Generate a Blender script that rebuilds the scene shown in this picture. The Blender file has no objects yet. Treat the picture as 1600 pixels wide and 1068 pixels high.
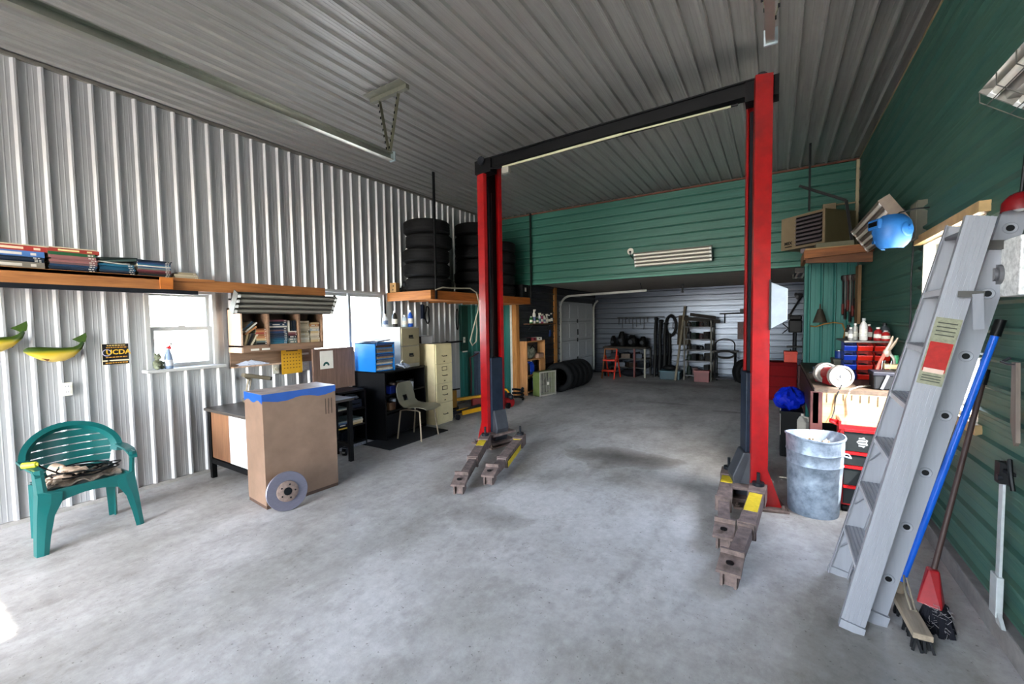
import bpy, bmesh, math, random
from mathutils import Vector, Matrix
random.seed(7)
V = Vector
sc = bpy.context.scene
COL = sc.collection

# ---------------------------------------------------------------- camera, sky, sun, exposure
cam_d = bpy.data.cameras.new('camera'); cam_d.sensor_width = 36; cam_d.lens = 14.781; cam_d.clip_start = 0.02; cam_d.clip_end = 300
cam = bpy.data.objects.new('camera', cam_d); COL.objects.link(cam)
_R = ((0.84744694, 0.01292579, -0.53072272), (0.53066705, -0.04894502, 0.84616598), (-0.01503887, -0.99871783, -0.0483376))
_m = Matrix(((_R[0][0], -_R[0][1], -_R[0][2], 0), (_R[1][0], -_R[1][1], -_R[1][2], 0), (_R[2][0], -_R[2][1], -_R[2][2], 1.6), (0, 0, 0, 1)))
cam.matrix_world = _m
sc.camera = cam

world = bpy.data.worlds.new('sky'); sc.world = world; world.use_nodes = True
_n = world.node_tree.nodes; _l = world.node_tree.links; _n.clear()
_sky = _n.new('ShaderNodeTexSky'); _sky.sky_type = 'NISHITA'; _sky.sun_disc = False
_sky.sun_elevation = math.radians(50); _sky.sun_rotation = math.radians(134); _sky.air_density = 1.0; _sky.dust_density = 2.0
_bg = _n.new('ShaderNodeBackground'); _bg.inputs[1].default_value = 0.72
_o = _n.new('ShaderNodeOutputWorld'); _hs = _n.new('ShaderNodeHueSaturation'); _hs.inputs['Saturation'].default_value = .68; _l.new(_sky.outputs[0], _hs.inputs['Color']); _l.new(_hs.outputs[0], _bg.inputs[0]); _l.new(_bg.outputs[0], _o.inputs[0])

sun_d = bpy.data.lights.new('sun', 'SUN'); sun_d.energy = 3.6; sun_d.angle = math.radians(0.6); sun_d.color = (1.0, 0.94, 0.85)
sun = bpy.data.objects.new('sun', sun_d); COL.objects.link(sun)
sun.rotation_euler = V((-0.72, 0.69, -1.2)).to_track_quat('-Z', 'Y').to_euler(); sun.location = (6, -4, 7)

def portal(name, loc, direction, sx, sy):
    d = bpy.data.lights.new(name, 'AREA'); d.shape = 'RECTANGLE'; d.size = sx; d.size_y = sy; d.cycles.is_portal = True
    o = bpy.data.objects.new(name, d); COL.objects.link(o); o.location = loc
    o.rotation_euler = V(direction).to_track_quat('-Z', 'Y').to_euler()
portal('front_door_portal', (-2.8, -5.12, 1.75), (0, 1, 0), 4.0, 3.5)
portal('added_hole_portal', (-1.5, -2.2, 3.94), (0, 0, -1), 1.0, .8)  # samples the sky through the added ceiling opening
portal('side_window_portal', (-5.37, 1.9, 1.56), (1, 0, 0), .56, .78)
portal('sliding_window_portal', (-5.37, 3.97, 1.6), (1, 0, 0), 1.24, .92)
portal('bench_window_portal', (1.08, 4.02, 1.58), (-1, 0, 0), 1.24, 1.2)

vs = sc.view_settings; vs.view_transform = 'Standard'; vs.look = 'None'; vs.exposure = 3.5; vs.gamma = 1.0; vs.use_curve_mapping = False
sc.cycles.max_bounces = 10; sc.cycles.diffuse_bounces = 6; sc.cycles.transparent_max_bounces = 12
sc.cycles.sample_clamp_indirect = 8.0

# ---------------------------------------------------------------- materials
def lin(h):
    h = h.lstrip('#'); out = []
    for i in (0, 2, 4):
        c = int(h[i:i+2], 16) / 255
        out.append(c / 12.92 if c <= .04045 else ((c + .055) / 1.055) ** 2.4)
    return tuple(out) + (1,)
_mats = {}
def M(hexc, rough=.6, metal=0., var=.14, scale=9., bump=0., stretch=None, hex2=None, detail=4, spec=.4, coat=0., raw=False):
    key = (hexc, rough, metal, var, scale, bump, stretch, hex2, spec, coat)
    if key in _mats: return _mats[key]
    m = bpy.data.materials.new('mat_' + hexc.lstrip('#')); m.use_nodes = True
    nt = m.node_tree; b = nt.nodes['Principled BSDF']
    b.inputs['Roughness'].default_value = rough; b.inputs['Metallic'].default_value = metal
    b.inputs['Specular IOR Level'].default_value = spec; b.inputs['Coat Weight'].default_value = coat
    tone = (lambda q: q) if raw else (lambda q: tuple(v**1.28 for v in q[:3]) + (1,))
    c = tone(lin(hexc))
    if not raw and max(c[:3]) < .03: b.inputs['Specular IOR Level'].default_value = .2
    if var or hex2 or bump:
        tc = nt.nodes.new('ShaderNodeTexCoord'); mp = nt.nodes.new('ShaderNodeMapping'); nz = nt.nodes.new('ShaderNodeTexNoise')
        nt.links.new(tc.outputs['Object'], mp.inputs[0]); nt.links.new(mp.outputs[0], nz.inputs['Vector'])
        if stretch: mp.inputs['Scale'].default_value = stretch
        nz.inputs['Scale'].default_value = scale; nz.inputs['Detail'].default_value = detail; nz.inputs['Roughness'].default_value = .65
        r = nt.nodes.new('ShaderNodeValToRGB'); e = r.color_ramp.elements
        e[0].position = .3; e[1].position = .72
        c2 = tone(lin(hex2)) if hex2 else c
        e[0].color = tuple(x * (1 - var) for x in c[:3]) + (1,); e[1].color = tuple(min(1, x * (1 + var)) for x in c2[:3]) + (1,)
        nt.links.new(nz.outputs['Fac'], r.inputs[0]); nt.links.new(r.outputs[0], b.inputs['Base Color'])
        if bump:
            bp = nt.nodes.new('ShaderNodeBump'); bp.inputs['Strength'].default_value = bump; bp.inputs['Distance'].default_value = .01
            nt.links.new(nz.outputs['Fac'], bp.inputs['Height']); nt.links.new(bp.outputs[0], b.inputs['Normal'])
    else:
        b.inputs['Base Color'].default_value = c
    _mats[key] = m; return m
def glass_mat():
    m = bpy.data.materials.new('clear_glass'); m.use_nodes = True; nt = m.node_tree; nt.nodes.clear()
    o = nt.nodes.new('ShaderNodeOutputMaterial'); mx = nt.nodes.new('ShaderNodeMixShader'); t = nt.nodes.new('ShaderNodeBsdfTransparent'); g = nt.nodes.new('ShaderNodeBsdfGlossy')
    g.inputs['Roughness'].default_value = .03; mx.inputs[0].default_value = .06; t.inputs[0].default_value = (.94, .96, .97, 1)
    nt.links.new(t.outputs[0], mx.inputs[1]); nt.links.new(g.outputs[0], mx.inputs[2]); nt.links.new(mx.outputs[0], o.inputs[0]); return m
GLASS = glass_mat()
def wood(h, h2, axis=1, rough=.65):
    s = [14., 14., 14.]; s[axis] = 1.2
    return M(h, rough, 0, .18, 2.2, .12, tuple(s), h2)
def ribmetal(h, rough, metal, h2=None, along=2):
    s = [9., 9., 9.]; s[along] = .35
    return M(h, rough, metal, .045, 2.4, 0., tuple(s), h2, raw=True)
STEEL_W = ribmetal('a3a3a4', .42, .35, 'adadad', 2)
STEEL_C = ribmetal('8f8d8a', .42, .55, '9c9a96', 1)
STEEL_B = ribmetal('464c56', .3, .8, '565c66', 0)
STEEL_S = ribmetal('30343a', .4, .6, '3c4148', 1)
GREEN_H = ribmetal('235447', .45, .05, '2a5e50', 0)
GREEN_R = ribmetal('254f47', .6, .0, '375546', 1)
GREEN_V = ribmetal('256660', .42, .1, '2c7268', 2)
CONC_K = M('a09d99', .85, 0, .2, 14, .3)
WHITE = M('e8e8e6', .45, 0, .04); OFFW = M('d9d6cc', .5, 0, .06)
BLACK = M('141518', .45, 0, .2); DARK = M('1c1d20', .6, 0, .25); RUBBER = M('17181a', .75, 0, .25, 20, .2)
FISHF = None
CHROME = M('b9bcc0', .2, 1., .05); ALU = M('a6a8ac', .4, .4, .10, 6, 0, (4, 4, .6)); ALUD = M('8a8c90', .42, .8, .12)
GALV = M('818d9a', .5, .4, .25, 14, .05, None, '9ba6b2')
RED = M('8c0d13', .35, 0, .12, 5, 0, None, '9e151a', 4, .5, .3)
RUST = M('6e625e', .85, .1, .28, 16, .4, None, '84746e'); STEELD = M('33363b', .5, .4, .2)
YELLOW = M('d2bd2a', .6, 0, .3, 18, .1, None, 'c8b13c'); ORANGE = M('c8431b', .5); BLUE = M('0f4fc0', .45, 0, .1)
PINE = wood('a06f42', 'b07f50', 1); PINEX = wood('9c6a38', 'ad7a46', 0); PINEZ = wood('b0804c', 'c2935c', 2)
OAK = wood('8c7360', '997f6a', 1, .5); OAKL = wood('cbb09a', 'd8bea8', 2, .5); BROWNB = wood('755f54', '826b5e', 2, .55)
PAPER = M('dcd8ce', .8, 0, .06); CREAM = M('d2c6a6', .5, 0, .08); BEIGE = M('a89f88', .45, 0, .06)

# ---------------------------------------------------------------- mesh builder
class MB:
    def __init__(s): s.v = []; s.f = []
    def add(s, vs, fs):
        k = len(s.v); s.v += [V(p) for p in vs]; s.f += [tuple(i + k for i in f) for f in fs]; return s
    def box(s, x0, y0, z0, x1, y1, z1):
        if x0 > x1: x0, x1 = x1, x0
        if y0 > y1: y0, y1 = y1, y0
        if z0 > z1: z0, z1 = z1, z0
        return s.add([(x, y, z) for z in (z0, z1) for y in (y0, y1) for x in (x0, x1)],
                     [(0, 2, 3, 1), (4, 5, 7, 6), (0, 1, 5, 4), (2, 6, 7, 3), (0, 4, 6, 2), (1, 3, 7, 5)])
    def cb(s, c, d): return s.box(c[0]-d[0]/2, c[1]-d[1]/2, c[2]-d[2]/2, c[0]+d[0]/2, c[1]+d[1]/2, c[2]+d[2]/2)
    def bar(s, p0, p1, w, t, up=(0, 0, 1), taper=1.):
        """rectangular bar from p0 to p1: w across, t along 'up'"""
        p0, p1 = V(p0), V(p1); d = (p1 - p0).normalized(); a = d.cross(V(up)).normalized()
        if a.length < .5: a = d.cross(V((1, 0, 0))).normalized()
        b = a.cross(d); vs = []
        for p, k in ((p0, 1.), (p1, taper)):
            vs += [p - a*w/2*k - b*t/2*k, p + a*w/2*k - b*t/2*k, p + a*w/2*k + b*t/2*k, p - a*w/2*k + b*t/2*k]
        return s.add(vs, [(0, 3, 2, 1), (4, 5, 6, 7), (0, 1, 5, 4), (1, 2, 6, 5), (2, 3, 7, 6), (3, 0, 4, 7)])
    def cyl(s, p0, p1, r, r1=None, n=16):
        p0, p1 = V(p0), V(p1); r1 = r if r1 is None else r1; d = (p1 - p0).normalized()
        a = d.orthogonal().normalized(); b = d.cross(a)
        vs = [p + (a*math.cos(t) + b*math.sin(t))*q for p, q in ((p0, r), (p1, r1)) for t in [2*math.pi*i/n for i in range(n)]]
        fs = [(i, (i+1) % n, n+(i+1) % n, n+i) for i in range(n)] + [tuple(range(n))[::-1], tuple(range(n, 2*n))]
        return s.add(vs, fs)
    def lathe(s, prof, o=(0, 0, 0), ax=(0, 0, 1), n=24, closed=False):
        o = V(o); d = V(ax).normalized(); a = d.orthogonal().normalized(); b = d.cross(a); m = len(prof); vs = []; fs = []
        for r, h in prof:
            vs += [o + d*h + (a*math.cos(2*math.pi*i/n) + b*math.sin(2*math.pi*i/n))*max(r, 1e-4) for i in range(n)]
        for j in range(m if closed else m-1):
            k = (j+1) % m
            fs += [(j*n+i, j*n+(i+1) % n, k*n+(i+1) % n, k*n+i) for i in range(n)]
        return s.add(vs, fs)
    def tube(s, pts, r, n=8, rr=None):
        pts = [V(p) for p in pts]; m = len(pts); vs = []; prev = None
        for i, p in enumerate(pts):
            d = (pts[min(i+1, m-1)] - pts[max(i-1, 0)]).normalized()
            a = d.orthogonal().normalized() if prev is None else (prev - d*prev.dot(d)).normalized()
            prev = a; b = d.cross(a); q = rr[i] if rr else r
            vs += [p + (a*math.cos(2*math.pi*k/n) + b*math.sin(2*math.pi*k/n))*q for k in range(n)]
        fs = [(i*n+k, i*n+(k+1) % n, (i+1)*n+(k+1) % n, (i+1)*n+k) for i in range(m-1) for k in range(n)]
        return s.add(vs, fs + [tuple(range(n))[::-1], tuple(range((m-1)*n, m*n))])
    def prism(s, poly, a, ext):
        """poly: 3-D points, ext: extrusion vector"""
        n = len(poly); p = [V(q) + V(a) for q in poly]; e = V(ext)
        return s.add(p + [q + e for q in p], [tuple(range(n))[::-1], tuple(range(n, 2*n))] + [(i, (i+1) % n, n+(i+1) % n, n+i) for i in range(n)])
    def ell(s, c, r, n=14, m=9):
        c = V(c); r = (r, r, r) if isinstance(r, (int, float)) else r; vs = []; fs = []
        for j in range(1, m):
            t = math.pi*j/m
            vs += [c + V((r[0]*math.sin(t)*math.cos(2*math.pi*i/n), r[1]*math.sin(t)*math.sin(2*math.pi*i/n), r[2]*math.cos(t))) for i in range(n)]
        fs += [(j*n+i, (j+1)*n+i, (j+1)*n+(i+1) % n, j*n+(i+1) % n) for j in range(m-2) for i in range(n)]
        k = len(vs); vs += [c + V((0, 0, r[2])), c - V((0, 0, r[2]))]
        fs += [(k, i, (i+1) % n) for i in range(n)] + [(k+1, (m-2)*n+(i+1) % n, (m-2)*n+i) for i in range(n)]
        return s.add(vs, fs)
    def sheet(s, rows, th, nrm=None):
        """grid of points (rows of equal length) thickened by th"""
        R = len(rows); C = len(rows[0]); P = [[V(p) for p in r] for r in rows]; top = []; bot = []
        for i in range(R):
            for j in range(C):
                if nrm: nn = V(nrm)
                else:
                    du = P[i][min(j+1, C-1)] - P[i][max(j-1, 0)]; dv = P[min(i+1, R-1)][j] - P[max(i-1, 0)][j]; nn = du.cross(dv).normalized()
                top.append(P[i][j]); bot.append(P[i][j] - nn*th)
        n = R*C; fs = []
        for i in range(R-1):
            for j in range(C-1):
                a = i*C+j; fs += [(a, a+1, a+C+1, a+C), (n+a, n+a+C, n+a+C+1, n+a+1)]
        edge = [j for j in range(C)] + [i*C+C-1 for i in range(1, R)] + [(R-1)*C+j for j in range(C-2, -1, -1)] + [i*C for i in range(R-2, 0, -1)]
        for k in range(len(edge)):
            a, b = edge[k], edge[(k+1) % len(edge)]; fs.append((a, n+a, n+b, b))
        return s.add(top + bot, fs)
    def xf(s, mat):
        s.v = [mat @ p for p in s.v]; return s
    def rot(s, ang, axis, piv=(0, 0, 0)):
        piv = V(piv); r = Matrix.Rotation(math.radians(ang), 4, axis if isinstance(axis, str) else V(axis)); s.v = [r @ (p - piv) + piv for p in s.v]; return s
    def mv(s, d): d = V(d); s.v = [p + d for p in s.v]; return s

_world = {}      # thing name -> base location, for things whose parts are given in room coordinates
def root_of(o):
    while o.parent: o = o.parent
    return o
def mesh_of(name, mb, mat, smooth, off):
    me = bpy.data.meshes.new(name); me.from_pydata([p - off for p in mb.v], [], mb.f); me.validate()
    bm = bmesh.new(); bm.from_mesh(me); bmesh.ops.recalc_face_normals(bm, faces=bm.faces); bm.to_mesh(me); bm.free()
    if smooth:
        me.polygons.foreach_set('use_smooth', [True]*len(me.polygons)); me.set_sharp_from_angle(angle=math.radians(smooth if smooth > 1 else 40))
    me.materials.append(mat); return me
def obj(name, mb, mat, parent=None, smooth=0, bv=0., loc=None, rz=0., label=None, cat=None, group=None, kind=None):
    """one mesh object. parts: geometry in the coordinates of their thing (room coordinates for things made with W())"""
    if parent is not None:
        off = _world.get(root_of(parent).name, V((0, 0, 0)))
    elif loc is None:
        lo = [min(p[i] for p in mb.v) for i in range(3)]; hi = [max(p[i] for p in mb.v) for i in range(3)]
        off = V(((lo[0]+hi[0])/2, (lo[1]+hi[1])/2, lo[2]))
    else: off = V((0, 0, 0))
    o = bpy.data.objects.new(name, mesh_of(name, mb, mat, smooth, off)); COL.objects.link(o)
    if parent is not None: o.parent = parent
    else:
        o.location = off if loc is None else loc; o.rotation_euler = (0, 0, math.radians(rz))
        if loc is None: _world[o.name] = off
    if bv:
        md = o.modifiers.new('edge', 'BEVEL'); md.width = bv; md.segments = 2; md.limit_method = 'ANGLE'; md.angle_limit = math.radians(50)
    tag(o, label, cat, group, kind); return o
def tag(o, label=None, cat=None, group=None, kind=None):
    for k, v in (('label', label), ('category', cat), ('group', group), ('kind', kind)):
        if v: o[k] = v
    return o
def T(name, label, cat, loc=(0, 0, 0), rz=0., group=None, kind=None):
    o = bpy.data.objects.new(name, None); COL.objects.link(o); o.location = loc; o.rotation_euler = (0, 0, math.radians(rz)); o.empty_display_size = .1
    return tag(o, label, cat, group, kind)
def W(name, label, cat, loc, group=None, kind=None):
    o = T(name, label, cat, loc, 0, group, kind); _world[o.name] = V(loc); return o
_kids = {}
def dup(root, loc, rz=0., label=None, group=None):
    def cp(o, par):
        c = o.copy(); COL.objects.link(c)
        if par: c.parent = par
        for ch in list(o.children): cp(ch, c)
        return c
    r = cp(root, None); r.location = loc; r.rotation_euler = (root.rotation_euler[0], root.rotation_euler[1], math.radians(rz))
    if label: r['label'] = label
    if group: r['group'] = group
    return r
def text(name, body, size, mat, origin, xdir, ydir, parent, depth=.001, bold=0.):
    cu = bpy.data.curves.new(name, 'FONT'); cu.body = body; cu.size = size; cu.extrude = depth; cu.align_x = 'CENTER'; cu.align_y = 'CENTER'; cu.offset = bold; cu.resolution_u = 3
    t = bpy.data.objects.new(name, cu); COL.objects.link(t); bpy.context.view_layer.update()
    me = bpy.data.meshes.new_from_object(t.evaluated_get(bpy.context.evaluated_depsgraph_get())); bpy.data.objects.remove(t)
    x = V(xdir).normalized(); y = V(ydir).normalized(); z = x.cross(y)
    off = _world.get(root_of(parent).name, V((0, 0, 0)))
    mt = Matrix(((x[0], y[0], z[0], origin[0]-off[0]), (x[1], y[1], z[1], origin[1]-off[1]), (x[2], y[2], z[2], origin[2]-off[2]), (0, 0, 0, 1)))
    me.transform(mt); me.materials.clear(); me.materials.append(mat)
    o = bpy.data.objects.new(name, me); COL.objects.link(o); o.parent = parent; return o

# ---------------------------------------------------------------- the building
LW, RW, CZ, HY, BY, FY, BX = -5.27, .97, 3.82, 7.68, 12.35, -5.0, -4.72
def struct(name, mb, mat, **k): return obj(name, mb, mat, kind='structure', **k)
def cells(u0, u1, v0, v1, holes):
    us = sorted({u0, u1, *[x for h in holes for x in h[:2] if u0 < x < u1]}); vs_ = sorted({v0, v1, *[x for h in holes for x in h[2:] if v0 < x < v1]})
    for i in range(len(us)-1):
        for j in range(len(vs_)-1):
            cu, cv = (us[i]+us[i+1])/2, (vs_[j]+vs_[j+1])/2
            if not any(h[0] < cu < h[1] and h[2] < cv < h[3] for h in holes): yield us[i], us[i+1], vs_[j], vs_[j+1]
def backing(ax, p0, p1, u0, u1, v0, v1, holes=()):
    mb = MB()
    for a, b, c, d in cells(u0, u1, v0, v1, holes):
        if ax == 'x': mb.box(p0, a, c, p1, b, d)
        else: mb.box(a, p0, c, b, p1, d)
    return mb
def ribs(parent, O, u, v, n, U, Vl, mat, holes=(), sw=.914, pitch=.1523, h=.024, v_start=0., name='metal_sheet'):
    """ribbed sheet metal: ribs run along u, sheets sit side by side along v; holes are (u0,u1,v0,v1)"""
    O, u, v, n = V(O), V(u), V(v), V(n); k = 0; v0 = v_start
    while v0 < Vl - .02:
        v1 = min(v0 + sw, Vl); prof = [(max(v0, 0), 0)]; q = v0
        while q < v1 - .01:
            for dv, hh in ((.012, 0), (.016, .0013), (.020, .0013), (.024, 0), (.046, 0), (.050, .0013), (.054, .0013), (.058, 0), (pitch-.074, 0), (pitch-.057, h), (pitch-.042, h), (pitch-.033, 0)):
                if 0 < q+dv < v1: prof.append((q+dv, hh))
            q += pitch
        prof.append((v1, 0)); mb = MB(); lift = .002 + .0015*(k % 2)
        for (a, ha), (b, hb) in zip(prof, prof[1:]):
            for c0, c1, _, _ in cells(0, U, a, b, [hl for hl in holes if hl[2] < (a+b)/2 < hl[3]] and [(hl[0], hl[1], -9, 99) for hl in holes if hl[2] < (a+b)/2 < hl[3]]):
                p = [O+u*c0+v*a+n*(ha+lift), O+u*c1+v*a+n*(ha+lift), O+u*c1+v*b+n*(hb+lift), O+u*c0+v*b+n*(hb+lift)]
                mb.add(p, [(0, 1, 2, 3)])
        if mb.f: obj(name, mb, mat, parent)
        v0 = v1; k += 1

def floor_mat():
    m = bpy.data.materials.new('worn_concrete'); m.use_nodes = True; nt = m.node_tree; N = nt.nodes; L = nt.links; b = N['Principled BSDF']
    tc = N.new('ShaderNodeTexCoord')
    def noise(sc_, det, rough, stretch=None):
        mp = N.new('ShaderNodeMapping'); L.new(tc.outputs['Object'], mp.inputs[0])
        if stretch: mp.inputs['Scale'].default_value = stretch
        z = N.new('ShaderNodeTexNoise'); z.inputs['Scale'].default_value = sc_; z.inputs['Detail'].default_value = det; z.inputs['Roughness'].default_value = rough
        L.new(mp.outputs[0], z.inputs['Vector']); return z.outputs['Fac']
    def ramp(src, stops):
        r = N.new('ShaderNodeValToRGB'); e = r.color_ramp.elements
        while len(e) < len(stops): e.new(.5)
        for i, (p, c) in enumerate(stops): e[i].position = p; e[i].color = c
        L.new(src, r.inputs[0]); return r.outputs[0]
    def mixc(t, fac, a, bb):
        x = N.new('ShaderNodeMix'); x.data_type = 'RGBA'; x.blend_type = t
        if isinstance(fac, float): x.inputs[0].default_value = fac
        else: L.new(fac, x.inputs[0])
        L.new(a, x.inputs[6]); L.new(bb, x.inputs[7]); return x.outputs[2]
    base = ramp(noise(.9, 7, .62), [(.28, lin('96938d')), (.5, lin('b1aeab')), (.74, lin('c4c2c0'))])
    fine = ramp(noise(16, 8, .7), [(.3, (.66, .65, .64, 1)), (.7, (1, 1, 1, 1))])
    c = mixc('MULTIPLY', .75, base, fine)
    c = mixc('MULTIPLY', .6, c, ramp(noise(2.6, 6, .7, (1, .45, 1)), [(.34, (.58, .56, .53, 1)), (.6, (1, 1, 1, 1))]))
    # oil stains soaked into the slab, plus shade painted in front of the ladder: (x, y, rx, ry, darkness)
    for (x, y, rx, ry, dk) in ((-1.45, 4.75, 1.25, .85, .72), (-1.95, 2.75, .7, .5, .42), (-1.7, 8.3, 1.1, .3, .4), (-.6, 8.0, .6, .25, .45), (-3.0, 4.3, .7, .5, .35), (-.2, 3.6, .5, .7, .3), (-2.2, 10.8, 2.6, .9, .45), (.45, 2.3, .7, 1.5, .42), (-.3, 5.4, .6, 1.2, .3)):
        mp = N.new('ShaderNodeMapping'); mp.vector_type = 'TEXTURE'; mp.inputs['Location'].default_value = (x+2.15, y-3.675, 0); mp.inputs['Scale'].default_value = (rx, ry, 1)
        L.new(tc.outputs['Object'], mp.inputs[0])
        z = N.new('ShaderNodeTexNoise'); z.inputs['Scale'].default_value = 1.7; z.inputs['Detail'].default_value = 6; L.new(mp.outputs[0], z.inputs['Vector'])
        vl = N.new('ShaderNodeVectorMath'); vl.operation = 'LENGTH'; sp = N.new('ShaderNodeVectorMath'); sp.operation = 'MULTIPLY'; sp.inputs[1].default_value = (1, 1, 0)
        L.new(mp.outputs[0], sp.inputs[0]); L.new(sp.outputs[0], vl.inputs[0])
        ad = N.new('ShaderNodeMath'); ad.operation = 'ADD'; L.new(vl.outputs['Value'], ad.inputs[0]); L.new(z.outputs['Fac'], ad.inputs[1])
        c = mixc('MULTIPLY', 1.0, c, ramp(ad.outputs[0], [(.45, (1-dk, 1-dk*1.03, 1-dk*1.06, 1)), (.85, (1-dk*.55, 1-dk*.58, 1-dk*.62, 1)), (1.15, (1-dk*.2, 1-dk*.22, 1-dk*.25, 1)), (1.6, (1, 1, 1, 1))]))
    # thin cracks
    vo = N.new('ShaderNodeTexVoronoi'); vo.feature = 'DISTANCE_TO_EDGE'; vo.inputs['Scale'].default_value = .17
    wv = N.new('ShaderNodeMapping'); L.new(tc.outputs['Object'], wv.inputs[0])
    zz = N.new('ShaderNodeTexNoise'); zz.inputs['Scale'].default_value = 3.; zz.inputs['Detail'].default_value = 5; L.new(tc.outputs['Object'], zz.inputs['Vector'])
    mv_ = N.new('ShaderNodeMix'); mv_.data_type = 'VECTOR'; mv_.inputs[0].default_value = .14; L.new(wv.outputs[0], mv_.inputs[4]); L.new(zz.outputs['Color'], mv_.inputs[5]); L.new(mv_.outputs[1], vo.inputs['Vector'])
    c = mixc('MULTIPLY', .22, c, ramp(vo.outputs['Distance'], [(.0, (.5, .48, .46, 1)), (.006, (1, 1, 1, 1))]))
    c = mixc('MULTIPLY', .8, c, ramp(noise(55, 3, .5), [(.26, (.35, .33, .3, 1)), (.33, (1, 1, 1, 1))]))
    c = mixc('MULTIPLY', .5, c, ramp(noise(5.5, 6, .75, (1, .6, 1)), [(.36, (.62, .6, .58, 1)), (.5, (1, 1, 1, 1)), (.68, (1, 1, 1, 1))]))
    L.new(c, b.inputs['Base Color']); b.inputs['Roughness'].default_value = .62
    rr = ramp(noise(1.6, 5, .6), [(.3, (.48,)*3+(1,)), (.7, (.75,)*3+(1,))]); L.new(rr, b.inputs['Roughness'])
    bp = N.new('ShaderNodeBump'); bp.inputs['Strength'].default_value = .25; bp.inputs['Distance'].default_value = .006; L.new(noise(30, 8, .7), bp.inputs['Height']); L.new(bp.outputs[0], b.inputs['Normal'])
    return m
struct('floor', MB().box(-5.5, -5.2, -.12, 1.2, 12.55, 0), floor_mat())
struct('ground', MB().box(-40, -60, -.3, 40, -5.2, -.03).box(-60, -5.2, -.3, -5.5, 40, -.03).box(1.2, -5.2, -.3, 60, 40, -.03), M('c9c3b8', .9, 0, .2, 3, 0))

win1 = (1.62, 2.18, 1.18, 1.95); win2 = (3.36, 4.58, 1.14, 2.06); win3 = (3.42, 4.62, .98, 2.18)
gd = (9.85, 12.25, 0, 2.12)
w = struct('wall_left', backing('x', LW-.12, LW, FY-.12, HY+.1, 0, CZ+.1, [win1, win2]), M('6b6a68', .7, 0, .1))
hl = lambda h, y0: (h[2], h[3], h[0]-y0, h[1]-y0)
ribs(w, (LW, FY, 0.03), (0, 0, 1), (0, 1, 0), (1, 0, 0), CZ-.03, 6.45-FY, STEEL_W, [(a-.03, b-.03, c, d) for a, b, c, d in (hl(win1, FY), hl(win2, FY))], v_start=-.04)
ribs(w, (LW, 6.45, 1.95), (0, 0, 1), (0, 1, 0), (1, 0, 0), CZ-1.95, HY-6.45, STEEL_W)
ribs(w, (LW, 6.45, 0.03), (0, 0, 1), (0, 1, 0), (1, 0, 0), 1.92, HY-6.45, GREEN_V)
struct('baseboard_left', MB().box(LW-.01, FY, 0, LW+.03, HY, .035), CONC_K)
struct('trim_1', MB().box(LW, FY, CZ-.03, LW+.03, HY, CZ), M('8a8780', .5, .4, .1))

w = struct('wall_right', backing('x', RW+.02, RW+.14, FY-.12, BY+.1, 0, CZ+.1, [win3]), M('55605a', .7, 0, .1))
ribs(w, (RW+.02, FY, .12), (0, 1, 0), (0, 0, 1), (-1, 0, 0), HY-FY, CZ-.12, GREEN_R, [(win3[0]-FY, win3[1]-FY, win3[2]-.12, win3[3]-.12)], v_start=-.07)
ribs(w, (RW+.02, HY+.06, .03), (0, 1, 0), (0, 0, 1), (-1, 0, 0), BY-HY-.06, 2.42, STEEL_S)
struct('baseboard_right', MB().box(.935, FY, 0, RW+.03, HY, .115), M('85817e', .85, 0, .2, 14, .3), bv=.008)
struct('trim_2', MB().box(RW-.008, FY, CZ-.022, RW+.02, HY, CZ), M('a08f70', .5, .1, .1))

w = struct('wall_back', MB().box(LW-.1, HY+.03, 2.38, RW+.1, HY+.13, CZ+.1).box(LW-.1, HY+.03, 0, BX-.02, HY+.1, 2.38).box(.38, HY+.03, 0, RW+.1, HY+.13, 2.38), M('55605a', .7, 0, .1))
ribs(w, (LW, HY+.03, 2.38), (1, 0, 0), (0, 0, 1), (0, -1, 0), RW-LW, CZ-2.38, GREEN_H, v_start=-.02)
ribs(w, (LW, HY+.03, .03), (0, 0, 1), (1, 0, 0), (0, -1, 0), 2.35, .43, GREEN_V)
ribs(w, (.37, HY+.03, .03), (0, 0, 1), (1, 0, 0), (0, -1, 0), 2.35, RW-.37, GREEN_V, v_start=-.05)
struct('trim_3', MB().box(BX-.06, HY-.005, 2.36, .4, HY+.13, 2.385), M('4f8a7a', .5, 0, .1))
struct('trim_4', MB().box(LW, HY-.012, CZ-.028, RW, HY+.03, CZ-.008), M('7a4a33', .7, 0, .2))
struct('trim_5', MB().box(.93, HY-.03, 2.38, .965, HY+.02, 3.79), M('b3a98c', .5, 0, .1))
struct('trim_6', MB().box(.36, HY-.002, 0, .385, HY+.16, 2.37), GREEN_V)

added_sun_hole = (-2.0, -.99, -2.6, -1.80)  # ceiling opening invented behind the camera to throw the lower-left sun patch
def ceil_slab():
    mb = MB()
    for a, b, c_, d in cells(LW-.1, RW+.1, FY-.12, HY+.1, [added_sun_hole]): mb.box(a, c_, CZ+.02, b, d, CZ+.12)
    return mb
c = struct('ceiling', ceil_slab(), M('55524e', .7, 0, .1))
ribs(c, (LW, FY, CZ+.02), (0, 1, 0), (1, 0, 0), (0, 0, -1), HY-FY, RW-LW, STEEL_C, [(added_sun_hole[2]-FY, added_sun_hole[3]-FY, added_sun_hole[0]-LW, added_sun_hole[1]-LW)], v_start=-.03)
obj('added_sun_panel', MB().box(-2.02, -2.62, CZ+.1, -.97, -1.78, CZ+.105), GLASS, c)  # clear sheet over the added sun opening

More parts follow.
